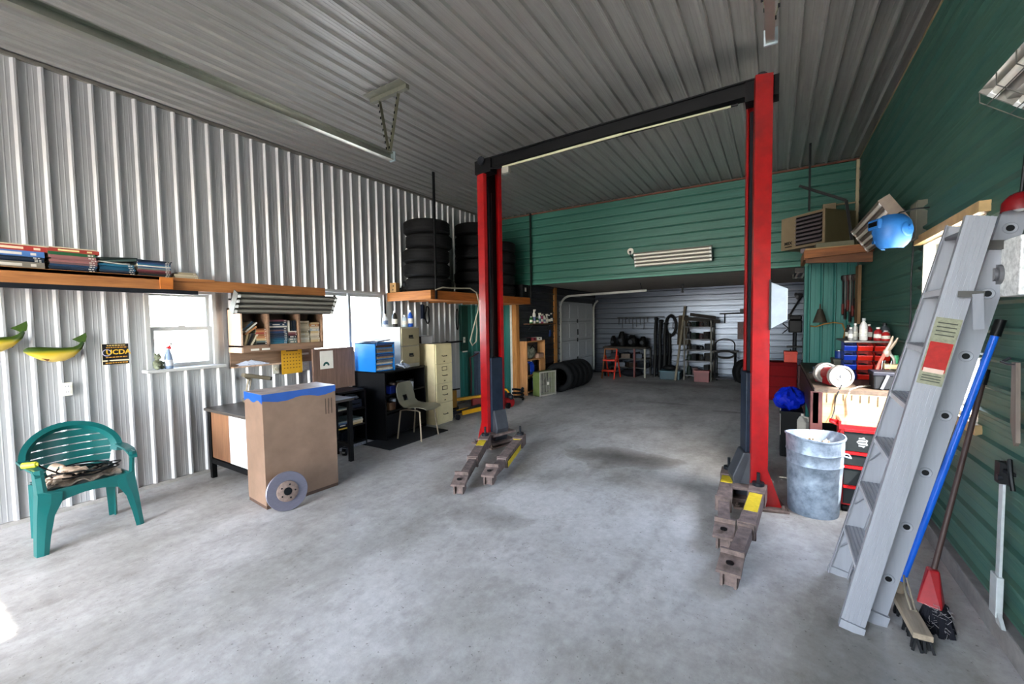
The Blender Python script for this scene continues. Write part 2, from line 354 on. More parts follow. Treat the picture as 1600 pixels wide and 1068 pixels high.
struct('ceiling_back_bay', MB().box(BX-.1, HY+.13, 2.45, RW+.1, BY+.1, 2.55), M('b0aaa2', .8, 0, .1, 3))
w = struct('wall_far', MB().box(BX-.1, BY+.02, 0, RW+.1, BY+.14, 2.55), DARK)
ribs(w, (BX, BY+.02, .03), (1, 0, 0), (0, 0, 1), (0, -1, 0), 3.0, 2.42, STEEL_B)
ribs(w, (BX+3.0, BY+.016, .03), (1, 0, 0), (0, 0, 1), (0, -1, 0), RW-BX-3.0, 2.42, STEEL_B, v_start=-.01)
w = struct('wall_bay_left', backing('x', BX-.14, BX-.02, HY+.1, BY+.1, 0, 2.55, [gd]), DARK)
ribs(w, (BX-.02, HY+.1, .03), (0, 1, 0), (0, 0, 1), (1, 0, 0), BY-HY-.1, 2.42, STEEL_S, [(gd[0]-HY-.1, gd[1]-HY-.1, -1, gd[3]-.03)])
struct('trim_7', MB().box(BX-.02, 9.52, 0, BX+.02, 9.66, 2.43), PINEZ)
struct('trim_8', MB().box(LW+.47, HY-.025, 0, BX+.03, HY+.1, 2.38), PINEZ)
struct('trim_9', MB().box(LW+.43, HY-.035, 0, LW+.475, HY, 2.0), M('cfcfc8', .5, 0, .15))

fd = (-4.8, -.8, 0, 3.5)
struct('wall_front', backing('y', FY-.12, FY, LW-.1, RW+.1, 0, CZ+.1, [fd]), M('8f8d89', .6, .2, .1))

# windows
def win_frame(mb, ax_x, x0, x1, y0, y1, z0, z1, t): # rectangular ring in a wall of constant x
    mb.box(x0, y0, z0, x1, y0+t, z1); mb.box(x0, y1-t, z0, x1, y1, z1); mb.box(x0, y0+t, z0, x1, y1-t, z0+t); mb.box(x0, y0+t, z1-t, x1, y1-t, z1); return mb
VIN = M('b9b9b6', .45, 0, .05)
w1 = W('window_1', None, None, (LW, 1.9, 1.18), kind='structure')
obj('window_frame', win_frame(MB(), 0, LW-.12, LW+.035, 1.59, 2.21, 1.15, 1.98, .035), VIN, w1)
obj('sash', win_frame(MB(), 0, LW-.09, LW-.05, 1.625, 2.175, 1.57, 1.945, .03), VIN, w1)
sa = obj('sash', win_frame(MB(), 0, LW-.045, LW-.005, 1.625, 2.175, 1.185, 1.60, .04), VIN, w1)
obj('sash_lock', MB().box(LW-.02, 1.87, 1.60, LW, 1.93, 1.615), VIN, sa)
obj('pane', MB().box(LW-.072, 1.655, 1.6, LW-.068, 2.145, 1.915), GLASS, w1); obj('pane', MB().box(LW-.027, 1.665, 1.225, LW-.023, 2.135, 1.56), GLASS, w1)
obj('window_sill', MB().box(LW-.02, 1.55, 1.15, LW+.15, 2.24, 1.18), VIN, w1, bv=.004)
w2 = W('window_2', None, None, (LW, 3.97, 1.14), kind='structure')
obj('window_frame', win_frame(MB(), 0, LW-.12, LW+.03, 3.33, 4.61, 1.11, 2.09, .04), VIN, w2)
obj('window_trim', MB().box(LW+.004, 4.58, .95, LW+.03, 4.72, 2.07), VIN, w2)
obj('sash', win_frame(MB(), 0, LW-.09, LW-.05, 3.37, 4.0, 1.15, 2.05, .045), VIN, w2); obj('sash', win_frame(MB(), 0, LW-.045, LW-.005, 3.94, 4.57, 1.15, 2.05, .045), VIN, w2)
obj('pane', MB().box(LW-.072, 3.41, 1.19, LW-.068, 3.96, 2.01), GLASS, w2); obj('pane', MB().box(LW-.027, 3.98, 1.19, LW-.023, 4.53, 2.01), GLASS, w2)
w3 = W('window_3', None, None, (RW, 4.02, .98), kind='structure')
TRIMW = M('b39a72', .6, 0, .2); JAMB = M('e9e4d6', .5, 0, .04)
obj('window_frame', win_frame(MB(), 0, RW+.02, RW+.14, 3.42, 4.62, .98, 2.18, .025), JAMB, w3)
obj('window_trim', MB().box(RW-.03, 3.36, 2.165, RW+.025, 4.68, 2.225), TRIMW, w3); obj('window_trim', MB().box(RW-.012, 3.36, .92, RW+.02, 4.68, .98), TRIMW, w3)
obj('sash', win_frame(MB(), 0, RW+.09, RW+.125, 3.45, 4.59, 1.01, 2.15, .035), VIN, w3)
obj('pane', MB().box(RW+.105, 3.48, 1.04, RW+.109, 4.56, 2.12), GLASS, w3)

# sectional garage door in the back bay, with its curved track
DOORM = M('b9bec4', .5, 0, .06)
gdo = W('door_1', None, None, (BX-.02, 11.05, 0), kind='structure')
for i in range(4):
    z0 = .01 + i*.527
    p = obj('door_section', MB().box(BX-.10, 9.87, z0, BX-.03, 12.23, z0+.517), DOORM, gdo, bv=.004)
    for j in range(4): obj('raised_panel', MB().box(BX-.031, 9.94+j*.58, z0+.07, BX-.022, 10.42+j*.58, z0+.45), DOORM, p, bv=.005)
    for y in (11.05,):
        if i: obj('hinge', MB().box(BX-.03, y-.025, z0-.05, BX-.012, y+.025, z0+.05), STEELD, p)
obj('door_handle', MB().box(BX-.02, 11.03, 1.2, BX, 11.07, 1.36), STEELD, gdo)
obj('door_backing', MB().box(BX-.12, 9.86, 0, BX-.10, 12.24, 2.12), DARK, gdo)
arc = [(BX+.02, 9.88, .1), (BX+.02, 9.88, 1.6), (BX+.02, 9.88, 1.95)] + [(BX+.3-.28*math.cos(t), 9.88, 1.95+.28*math.sin(t)) for t in [k*math.pi/12 for k in range(1, 7)]] + [(BX+1.3, 9.88, 2.25), (BX+2.2, 9.88, 2.27)]
def channel(pts, wd, th):
    mb = MB()
    for a, b in zip(pts, pts[1:]): mb.bar(a, b, wd, th, (0, 1, 0))
    return mb
TRK = M('a9aaa6', .4, .6, .1)
obj('door_track', channel(arc, .05, .03), TRK, gdo)
obj('door_track', channel([(x, 12.2, z) for x, _, z in arc[:7]], .05, .03), TRK, gdo)
obj('track_hanger', MB().bar((BX+2.1, 9.88, 2.27), (BX+2.05, 9.88, 2.45), .03, .005), STEELD, gdo)

# ---------------------------------------------------------------- two-post car lift
DKRED = M('8f1216', .35, 0, .1)
lift = W('car_lift', 'red two-post car lift with black crossbeam and rusty swing arms on the concrete floor', 'car lift', (-1.65, 4.25, 0))
def post(cx, cy, ang, side, h):
    """C-section post, opening towards local +x; ang turns it about z"""
    mt = Matrix.Translation((cx, cy, 0)) @ Matrix.Rotation(math.radians(ang), 4, 'Z')
    t = .012; a, b, lip = .125, .15, .05           # depth x, half width y, lip
    prof = [(-a/2, -b), (a/2, -b), (a/2, -b+lip), (a/2-t, -b+lip), (a/2-t, -b+t), (-a/2+t, -b+t), (-a/2+t, b-t), (a/2-t, b-t), (a/2-t, b-lip), (a/2, b-lip), (a/2, b), (-a/2, b)]
    p = obj('post', MB().prism([(x, y, .02) for x, y in prof], (0, 0, 0), (0, 0, h-.02)).xf(mt), RED, lift)
    obj('base_plate', MB().box(-.21, -.21, 0, .2, .21, .022).xf(mt), RUST, p, bv=.004)
    for s in (-1, 1):
        obj('gusset', MB().prism([(-a/2-.11, s*(b-.01), .022), (-a/2, s*(b-.01), .022), (-a/2, s*(b-.01), .34)], (0, 0, 0), (0, -s*.012, 0)).xf(mt), RED, p)
        for q in (-1, 1): obj('anchor_bolt', MB().cyl((q*.17, s*.18, .02), (q*.17, s*.18, .035), .018, n=6).cyl((q*.17, s*.18, .03), (q*.17, s*.18, .06), .009, n=8).xf(mt), RUST, p)
    # carriage riding in the post, with its hydraulic cylinder and chain
    c = obj('carriage', MB().box(-a/2+.02, -b+.055, .12, a/2+.03, b-.055, 1.14).xf(mt), M('26303e', .45, .1, .25, 7, 0, None, '303a48'), lift, bv=.006)
    obj('cylinder', MB().cyl((-.015, .0, .9), (-.015, .0, h-.35), .035, n=16).xf(mt), BLACK, c, smooth=1)
    obj('lift_chain', MB().box(.03, -.075, 1.1, .05, -.045, h-.2).xf(mt), STEELD, c)
    obj('inner_channel', MB().box(-a/2+.013, -b+.014, 1.1, -a/2+.02, b-.014, h-.05).xf(mt), BLACK, p)
    obj('carriage_skirt', MB().prism([(a/2-.01, -.115, .07), (a/2+.10, -.14, .05), (a/2+.13, -.12, .24), (a/2+.05, -.1, .46), (a/2-.01, -.1, .46)], (0, .02, 0), (0, .2, 0)).xf(mt), M('4d4f54', .55, .2, .2), c, bv=.01)
    obj('carriage_foot', MB().box(a/2-.02, -.19, .055, a/2+.16, .19, .085).box(a/2-.02, -.19, .16, a/2+.16, .19, .185).xf(mt), RUST, c)
    obj('latch_box', MB().box(-a/2-.03, -.05, 1.2, -a/2, .05, 1.38).xf(mt), STEELD, p)
    return p
pl = post(-3.126, 4.495, -15, 1, 3.6)
pr = post(-.141, 4.165, 196, -1, 3.55)
BEAM = M('191a1c', .5, .2, .2)
be = obj('crossbeam', MB().bar((-3.11, 4.42, 3.56), (-.12, 4.15, 3.5), .10, .11), BEAM, lift)
obj('beam_flange', MB().bar((-3.11, 4.42, 3.62), (-.12, 4.15, 3.56), .15, .012), BEAM, be)
for x, y, z in ((-3.11, 4.40, 3.56), (-.12, 4.15, 3.5)):
    obj('beam_bracket', MB().cb((x, y, z-.03), (.24, .14, .16)), BEAM, be); obj('sheave', MB().cyl((x, y-.11, z+.03), (x, y-.085, z+.03), .05, n=16), STEELD, be, smooth=1)
lb = obj('shutoff_bar', MB().cyl((-2.78, 4.28, 3.44), (-1.3, 4.16, 3.42), .013, n=8).cyl((-1.3, 4.16, 3.42), (-.35, 4.14, 3.41), .009, n=8), M('b9b69c', .5, 0, .1), lift, smooth=1, label='pale thin overhead shutoff bar under the crossbeam')
obj('limit_switch', MB().cb((-2.72, 4.27, 3.385), (.09, .06, .07)), M('9a978e', .5), lb)
obj('hydraulic_hose', MB().tube([(-3.1, 4.35, 3.5), (-2.9, 4.33, 3.47), (-2.0, 4.25, 3.44), (-1.0, 4.2, 3.43), (-.3, 4.2, 3.44)], .012), BLACK, be, smooth=1)
pb = obj('power_box', MB().prism([(-.035, 4.04, 1.89), (.08, 4.04, 1.83), (.08, 4.04, 1.58), (-.035, 4.04, 1.51)], (0, 0, 0), (0, .2, 0)), M('a3abb3', .5, .1, .1, 12), lift, bv=.004, label='light grey control box on the outer side of the post')
obj('mounting_plate', MB().box(-.047, 4.03, 1.50, -.035, 4.25, 1.91), BLACK, lift)
def arm(pivot, elbow, tip, yel, w0=.105, w1=.082):
    """swing arm lying low: outer tube pivot->elbow, telescoping tube elbow->tip with a pad carrier"""
    p, e, t = V(pivot), V(elbow), V(tip); up = (0, 0, 1)
    a = obj('swing_arm', MB().bar(p, e, w0, .105), RUST, lift, bv=.006)
    d = (e-p).normalized(); s = d.cross(V(up))
    obj('pivot_pin', MB().cyl(p+V((0, 0, -.07)), p+V((0, 0, .09)), .045, n=14).cyl(p+V((0, 0, .08)), p+V((0, 0, .17)), .013, n=8), STEELD, a, smooth=1)
    obj('pivot_head', MB().bar(p-d*.05, p+d*.14, w0+.02, .13), RUST, a, bv=.005)
    m = p+d*.16; obj('paint_patch', MB().bar(m+V((0, 0, .0545)), m+d*yel+V((0, 0, .0545)), w0*.86, .003), YELLOW, a, label='worn yellow paint on the arm')
    if yel > .3: obj('paint_stripe', MB().bar(p+d*.2+s*(w0/2+.001), e-d*.02+s*(w0/2+.001), .003, .07), YELLOW, a, label='worn yellow side stripe')
    obj('extension', MB().bar(e-d*.05-V((0, 0, .004)), t-d*.06-V((0, 0, .004)), w1, .08), RUST, a, bv=.005)
    obj('end_collar', MB().bar(e-d*.05, e-d*.02, w0+.014, .118), RUST, a)
    q = t + V((0, 0, .045))
    mb = MB().bar(t-d*.10+V((0, 0, .045)), t+d*.06+V((0, 0, .012)), w1+.05, .02).bar(t-d*.105+V((0, 0, .06)), t-d*.085+V((0, 0, .06)), w1+.05, .045)
    mb.bar(t-d*.08-V((0, 0, .03)), t+d*.03-V((0, 0, .035)), w1+.012, .085)
    for q_ in (-1, 1): mb.bar(t+d*.03+s*q_*(w1/2-.004)+V((0, 0, -.03)), t+d*.055+s*q_*(w1/2-.004)+V((0, 0, -.03)), .016, .085)
    obj('pad_carrier', mb, RUST, a); obj('pad_socket', MB().cyl(t+V((0, 0, .045))-d*.0, t+V((0, 0, .053)), .022, n=14), BLACK, a)
arm((-3.02, 4.16, .14), (-2.72, 3.5, .11), (-2.47, 2.98, .10), .18)
arm((-2.66, 4.40, .14), (-2.42, 3.62, .12), (-2.34, 3.28, .11), .02)
obj('paint_stripe', MB().bar((-2.535, 4.2, .12), (-2.357, 3.645, .11), .003, .06), YELLOW, lift, label='worn yellow side stripe')
arm((-.35, 4.32, .14), (-.335, 3.65, .12), (-.285, 3.17, .10), .16)
arm((-.105, 3.98, .15), (-.155, 3.25, .125), (-.212, 2.74, .10), .34)

# ---------------------------------------------------------------- garden chair and the things lying on it
CG = M('1c6664', .32, 0, .07, 4)
ch = T('garden_chair', 'green moulded plastic garden chair standing by the ribbed metal wall', 'chair', (-4.64, .95, 0), 0)
seat = [[(-.23 + .47*i/6, (-.235 + .47*j/6)*(1-.06*(1-i/6)), .405 + .02*(i/6) - .018*(1-((j-3)/3)**2)*math.sin(math.pi*min(1, i/6+.1))) for j in range(7)] for i in range(7)]
obj('seat', MB().sheet(seat, .012, (0, 0, 1)), CG, ch, smooth=1)
apron = [(.235, -.24, .435)] + [(.235, y, .372 - .03*(y/.16)**2) for y in [-.16+.032*k for k in range(11)]] + [(.235, .24, .435)]
obj('seat_apron', MB().prism(apron, (0, 0, 0), (.014, 0, 0)).prism([(-.22, -.235, .42), (-.05, -.235, .35), (.1, -.235, .35), (.235, -.235, .34), (.235, -.235, .44)], (0, 0, 0), (0, .014, 0)).prism([(-.22, .221, .42), (-.05, .221, .35), (.1, .221, .35), (.235, .221, .34), (.235, .221, .44)], (0, 0, 0), (0, .014, 0)), CG, ch)
def front_leg(s):
    rows = []
    for z, yi, yo, xf, dx in ((0, .243, .292, .285, .055), (.12, .226, .284, .272, .065), (.26, .198, .275, .260, .075), (.345, .156, .268, .252, .085), (.415, .150, .262, .248, .09), (.44, .226, .262, .246, .085), (.52, .232, .266, .244, .075), (.60, .236, .272, .242, .07)):
        rows.append([(xf, s*yi, z), (xf+.004, s*(yi+yo)/2, z), (xf, s*yo, z), (xf-dx, s*(yo+.004), z)])
    return MB().sheet(rows, .010)
def rear_leg(s):
    rows = []
    for z, k in ((0, .7), (.2, .9), (.42, 1.1)):
        f = 1-z/.42; x = -.14-.02*f; y = s*(.225+.0*f); rows.append([(x+.05*k, y+s*.0, z), (x, y+s*.02, z), (x-.02*k, y-s*.045*k, z)])
    return MB().sheet(rows, .010)
for s in (-1, 1): obj('leg', front_leg(s), CG, ch)
for s in (-1, 1): obj('leg', rear_leg(s), CG, ch)
def bp(y, z): return (-.20 - (z-.42)*.28 + .16*(y/.29)**2*.55, y, z)
rim = []
for k in range(25):
    t = math.pi*(1.08 - 1.16*k/24); y = .295*math.cos(t); z = .60 + .225*math.sin(t); rim.append((y, z))
outer = [bp(y*1.0, z) for y, z in rim]; inner = [bp(y*.82, .60+(z-.60)*.80) for y, z in rim]
obj('back_rim', MB().sheet([[V(p)+V((.012, 0, 0)) for p in outer], [V(p)*.5+V(q)*.5+V((.03, 0, 0)) for p, q in zip(outer, inner)], inner], .014), CG, ch, smooth=1)
for k in range(6):
    z0 = .428 + k*.056; z1 = z0 + .048
    def hw(z):
        s = min(1, max(-.25, (z-.60)/.185)); return .245*math.sqrt(max(0.05, 1-s*s)) if z > .6 else .245 - (.6-z)*.25
    y0, y1 = hw(z0), hw(z1)
    obj('back_slat', MB().sheet([[bp(-y0+2*y0*j/8, z0) for j in range(9)], [bp(-y1+2*y1*j/8, z1) for j in range(9)]], .01), CG, ch, smooth=1)
for s in (-1, 1):
    top = [[(-.20, s*.30, .605), (-.20, s*.245, .605)], [(-.05, s*.305, .612), (-.05, s*.245, .61)], [(.12, s*.30, .606), (.12, s*.24, .606)], [(.225, s*.285, .594), (.225, s*.232, .594)], [(.26, s*.28, .565), (.255, s*.235, .565)]]
    obj('armrest', MB().sheet(top, .016, (0, 0, 1)), CG, ch, smooth=1)
# cloth, cord, plug, gloves on the seat
SX, SY, SZ = -4.64, .95, .412
rows = []
for i in range(12):
    rows.append([(SX-.17+.35*i/11, SY-.2+.4*j/11, SZ+.02+.022*abs(math.sin(i*1.3+j*.7))+.012*math.sin(j*2.1+i*.4)) for j in range(12)])
obj('rag', MB().sheet(rows, .012, (0, 0, 1)), M('5d544c', .9, 0, .45, 16, .3, None, '8d8378'), smooth=1, label='crumpled grey brown rag covering the seat of the green chair', cat='rag')
pts = []
for k in range(150):
    t = k/150*2*math.pi*6; r = .12+.045*math.sin(k*.21)
    pts.append((SX+.02+r*.95*math.cos(t)+.015*math.sin(k*.13), SY+.03+r*1.25*math.sin(t), SZ+.07+.018*math.sin(k*.37)+.01*(k % 25)/25))
pts += [(SX+.1, SY-.13, SZ+.1), (SX+.12, SY-.2, SZ+.16), (SX+.14, SY-.25, SZ+.215)]
cord = obj('coiled_cable', MB().tube(pts, .0055, 6), BLACK, smooth=1, label='black extension cord coiled on the green chair with a yellow end', cat='cord')
obj('cord_end', MB().cyl((SX+.14, SY-.25, SZ+.213), (SX+.10, SY-.31, SZ+.213), .021, n=12).cyl((SX+.145, SY-.24, SZ+.213), (SX+.14, SY-.25, SZ+.213), .012, n=10), M('d8dc4a', .45), cord, smooth=1, label='yellow socket end')
GLV = M('c9b5a3', .85, 0, .22, 18, .3)
def glove(loc, rz, lbl):
    g = T('work_glove', lbl, 'glove', loc, rz, None)
    obj('palm', MB().ell((0, 0, .03), (.065, .05, .03)), GLV, g, smooth=1)
    for k, (y, L) in enumerate(((-.034, .06), (-.012, .075), (.011, .072), (.033, .055))):
        obj('finger', MB().tube([(.045, y, .03), (.06+L*.5, y*1.25, .038), (.05+L, y*1.3, .02)], .012, 8, [.014, .013, .009]), GLV, g, smooth=1)
    obj('thumb', MB().tube([(.0, -.04, .03), (.03, -.075, .035), (.055, -.085, .025)], .013, 8, [.015, .014, .009]), GLV, g, smooth=1)
    obj('cuff', MB().lathe([(.04, 0), (.047, .02), (.05, .06)], (-.05, 0, .035), (-1, 0, .1), 14), GLV, g, smooth=1)
glove((SX+.02, SY-.07, SZ+.06), 35, 'pinkish work glove lying on top of the heap on the green chair')
glove((SX+.07, SY-.11, SZ+.025), -60, 'pale work glove under the other one at the near side of the green chair seat')

# ---------------------------------------------------------------- brown case with the blue rim, brake rotor, desk
BRN = M('86705f', .55, 0, .10, 3, .03, None, '917a69')
cs = W('tall_case', 'tall brown painted case with a blue masked rim standing on the concrete floor', 'case', (-3.9, 2.2, 0))
cA, cB, cC = V((-4.09, 1.92, 0)), V((-3.72, 1.885, 0)), V((-3.67, 2.56, 0)); cD = cA + cC - cB
H = 1.0
obj('case_body', MB().prism([cA, cB, cC, cD], (0, 0, .03), (0, 0, H-.03)), BRN, cs, bv=.004)
obj('case_plinth', MB().prism([p*1.0 + (V((-3.88, 2.22, 0))-p)*.015 for p in (cA, cB, cC, cD)], (0, 0, 0), (0, 0, .035)), M('5f4b3f', .7, 0, .2), cs)
obj('case_top', MB().prism([cA, cB, cC, cD], (0, 0, H), (0, 0, .006)), M('8f8178', .45, 0, .25, 5, 0, None, 'b3a79f'), cs, label='scuffed grey brown top')
def band(p0, p1, nrm, seed):
    random.seed(seed); n = 26; mb = MB(); hi = []; lo = []
    for k in range(n+1):
        p = p0 + (p1-p0)*(k/n) + V(nrm)*.0025
        hi.append(p + V((0, 0, H+.004))); lo.append(p + V((0, 0, H-.062-.012*math.sin(k*.45+seed)-.004*random.random())))
    return mb.sheet([lo, hi], .002, nrm)
BLUP = M('165ea6', .45, 0, .12, 8)
obj('blue_band', band(cA, cB, (0, -1, 0), 2), BLUP, cs, label='blue paint along the upper edge'); obj('blue_band', band(cB, cC, (1, 0, 0), 5), BLUP, cs, label='blue paint along the upper edge')
for k in range(3):
    p = cB + (cC-cB)*(.84+.045*k) + V((.003, 0, 0)); obj('scratch', MB().cb((p[0], p[1], .81), (.002, .004, .15)), M('4b3c34', .7), cs)
rt = T('brake_rotor', 'used brake disc rotor leaning on the front of the brown case', 'brake rotor', (-3.545, 1.985, .003), 0)
mR = Matrix.Translation((-.03, 0, .163)) @ Matrix.Rotation(math.radians(-14), 4, 'Z') @ Matrix.Rotation(math.radians(-9), 4, 'Y') @ Matrix.Rotation(math.radians(90), 4, 'Y')
obj('disc', MB().lathe([(.088, .0), (.162, .0), (.165, .003), (.165, .024), (.162, .027), (.088, .027)], n=48, closed=True).xf(mR), M('918e9a', .32, .7, .10, 26, 0, (1, 1, 8)), rt, smooth=1)
hb = obj('hub', MB().lathe([(.0345, .045), (.08, .045), (.086, .040), (.0885, .015), (.0885, .0), (.03, .0), (.03, .04)], n=40).xf(mR), M('85756d', .75, .2, .3, 30), rt, smooth=1, label='rust-tinged raised hub')
obj('hub_bore', MB().cyl((0, 0, .0), (0, 0, .0462), .032, n=28).xf(mR), BLACK, hb)
for k in range(5):
    t = 2*math.pi*k/5+.3; obj('bolt_hole', MB().cyl((.058*math.cos(t), .058*math.sin(t), .03), (.058*math.cos(t), .058*math.sin(t), .0458), .0075, n=10).xf(mR), BLACK, hb)
dk = W('metal_desk', 'old office desk with black metal legs against the ribbed wall behind the brown case', 'desk', (-4.75, 2.6, 0))
obj('desk_top', MB().box(-5.08, 1.98, .715, -4.16, 3.15, .745), M('5b5550', .45, 0, .2), dk, bv=.004)
obj('side_panel', MB().box(-5.04, 2.02, .22, -4.625, 2.05, .71), wood('8d6a50', '9a765a', 2, .5), dk)
obj('drawer_front', MB().box(-4.62, 2.015, .22, -4.2, 2.05, .71), M('e2e1de', .5, 0, .04), dk, label='white panel')
for x, y in ((-5.03, 2.03), (-4.19, 2.03), (-5.03, 3.1), (-4.19, 3.1)): obj('leg', MB().cb((x, y, .355), (.045, .045, .71)), BLACK, dk)
obj('rail', MB().box(-5.04, 2.01, .16, -4.17, 2.05, .21).box(-5.04, 3.08, .16, -4.17, 3.12, .21).box(-5.05, 2.03, .16, -5.01, 3.1, .21), BLACK, dk)

# ---------------------------------------------------------------- long shelf along the left wall with stacked books
sh = W('wall_shelf', 'long orange pine board shelf running along the ribbed metal wall', 'shelf', (-5.1, 2.0, 1.95))
obj('shelf_board', MB().box(LW+.03, FY+.1, 2.045, -4.93, 2.08, 2.075), PINE, sh)
SH_B = obj('front_rail', MB().box(-4.965, FY+.1, 1.955, -4.93, 1.62, 2.072), PINE, sh)
obj('front_rail', MB().box(-4.99, 1.62, 1.955, -4.955, 3.36, 2.068), PINE, sh)
obj('splice_block', MB().box(-4.955, 1.62, 1.96, -4.915, 1.72, 2.066), wood('b8753a', 'c6843f', 1), sh, label='bright orange splice block')
obj('angle_iron', MB().box(-4.97, FY+.1, 1.915, -4.93, 1.93, 1.955), M('33353b', .5, .4, .15), sh)
for y in (-.6,): obj('bracket', MB().prism([(LW+.03, y, 2.04), (-5.0, y, 2.04), (LW+.03, y, 1.8)], (0, 0, 0), (0, .03, 0)), PINEX, sh)
PG = M('d8cfbd', .85, 0, .08, 30)
def book(cx, cy, z, L, D, t, col, lbl, grp, rz=0., tilt=0., band_c=None):
    """a book lying flat; spine faces +x (into the room)"""
    b = T('book', lbl, 'book', (cx, cy, z), rz, grp); b.rotation_euler[0] = math.radians(tilt); q = min(.003, t*.15)
    cm = M(col, .5, 0, .08, 30)
    obj('cover', MB().box(-D/2, -L/2, 0, D/2, L/2, q).box(-D/2, -L/2, t-q, D/2, L/2, t).box(D/2-q, -L/2, q, D/2, L/2, t-q), cm, b)
    obj('pages', MB().box(-D/2+.004, -L/2+.004, q, D/2-q, L/2-.004, t-q), PG, b)
    if band_c and t > .009:
        for y, l in ((.36*L, .03*L), (.43*L, .02*L)) if t < .03 else ((-.1*L, .2*L), (.3*L, .05*L)):
            obj('spine_print', MB().box(D/2, y-l, t*.28, D/2+.0008, y+l, t*.72), M(band_c, .5), b)
    return b
ordw = ['bottom', 'second', 'third', 'fourth', 'fifth', 'sixth', 'seventh', 'eighth', 'ninth', 'tenth', 'eleventh', 'twelfth', 'thirteenth']
names = {'a9463f': 'red', '5d84b5': 'blue and violet', '2b3745': 'dark navy', '2d3d52': 'navy', '8b857a': 'grey', 'a34b3d': 'brick red', '2f6a47': 'green', '9a6f6d': 'dusty pink', '8c6462': 'faded rose', '7b5f5e': 'mauve', '274a66': 'steel blue', '1d2a3a': 'black blue', '1d6078': 'teal', '2a6f86': 'light teal', 'd5d0c6': 'white', '3a4440': 'dark green', '4d5f5b': 'grey green', '7e8a88': 'pale grey', '6d2f3a': 'maroon', '2f4c74': 'blue', '4a6a8c': 'pale blue', 'b7ad9b': 'cream', 'a39880': 'tan', 'c7bca6': 'buff', '5a2c30': 'dark red', '1f3550': 'deep blue', '3c7d94': 'sea blue', '8c5a36': 'brown', '9c6f49': 'light brown', 'b98b62': 'sand', '2a2b2f': 'black', 'a9b3b8': 'silver', '7c4a55': 'plum', '6f7f7c': 'slate', 'c9b48e': 'straw', 'cfc3ad': 'ivory'}
def stack(y, zs, items, L, D, where, cx, grp, jit=.008):
    z = zs
    for i, it in enumerate(items):
        t, col = it[0], it[1]; l = it[2] if len(it) > 2 else L; bc = it[3] if len(it) > 3 else 'cfcac0'
        book(cx + random.uniform(-jit, jit), y + random.uniform(-jit, jit), z, l, D, t, col, '%s book, %s up in %s' % (names[col], ordw[i] if i else 'first', where), grp, random.uniform(-1.2, 1.2), 0, bc)
        z += t + .0006
    return z
random.seed(11); G = 'books stacked flat on the long wall shelf'
XS = -5.07
stack(.74, 2.0755, [(.048, '8b857a'), (.012, '1d2a3a'), (.012, '2d3d52'), (.014, '2b3745'), (.045, '5d84b5'), (.04, 'a9463f', .36, 'e8c9b0'), (.008, 'c7bca6', .36)], .30, .22, 'the stack nearest the chair, wall shelf', XS, G)
stack(1.06, 2.0755, [(.014, '1d2a3a'), (.018, '2d3d52'), (.018, '274a66'), (.016, '7b5f5e'), (.018, '9a6f6d'), (.014, '8c6462'), (.022, '9a6f6d'), (.026, '2f6a47'), (.03, 'a34b3d', .31, 'e0d2a0'), (.008, 'c7bca6')], .28, .22, 'the green-topped stack on the wall shelf', XS, G)
z = stack(1.335, 2.0755, [(.016, '1d2a3a'), (.016, '2d3d52'), (.018, '1d6078'), (.016, '1d6078'), (.018, '2a6f86')], .24, .20, 'the toppling teal stack on the wall shelf', XS, G)
book(XS, 1.31, z+.004, .22, .19, .010, 'd5d0c6', 'thin white book lying askew on the teal stack of the wall shelf', G, 4, -4)
book(XS, 1.345, z+.024, .26, .19, .018, '4d5f5b', 'grey green book tilted over the white one on the teal stack', G, -3, 7)
book(XS, 1.345, z+.046, .26, .2, .016, '3a4440', 'dark green book tilted on the very top of the teal stack', G, 5, 5)
stack(1.605, 2.0755, [(.012, '2b3745'), (.012, '3a4440'), (.012, '5a2c30'), (.012, '6d2f3a'), (.012, '8c6462'), (.012, '7e8a88'), (.012, '4a6a8c'), (.010, 'd5d0c6'), (.012, '3c7d94'), (.012, '2f4c74'), (.014, '1f3550'), (.010, '2b3745', .27)], .25, .2, 'the thin-spined stack on the wall shelf', XS, G)
stack(1.86, 2.0755, [(.02, 'b7ad9b'), (.018, 'c7bca6'), (.02, 'a39880', .15)], .2, .17, 'the low cream pile on the wall shelf', XS, G)

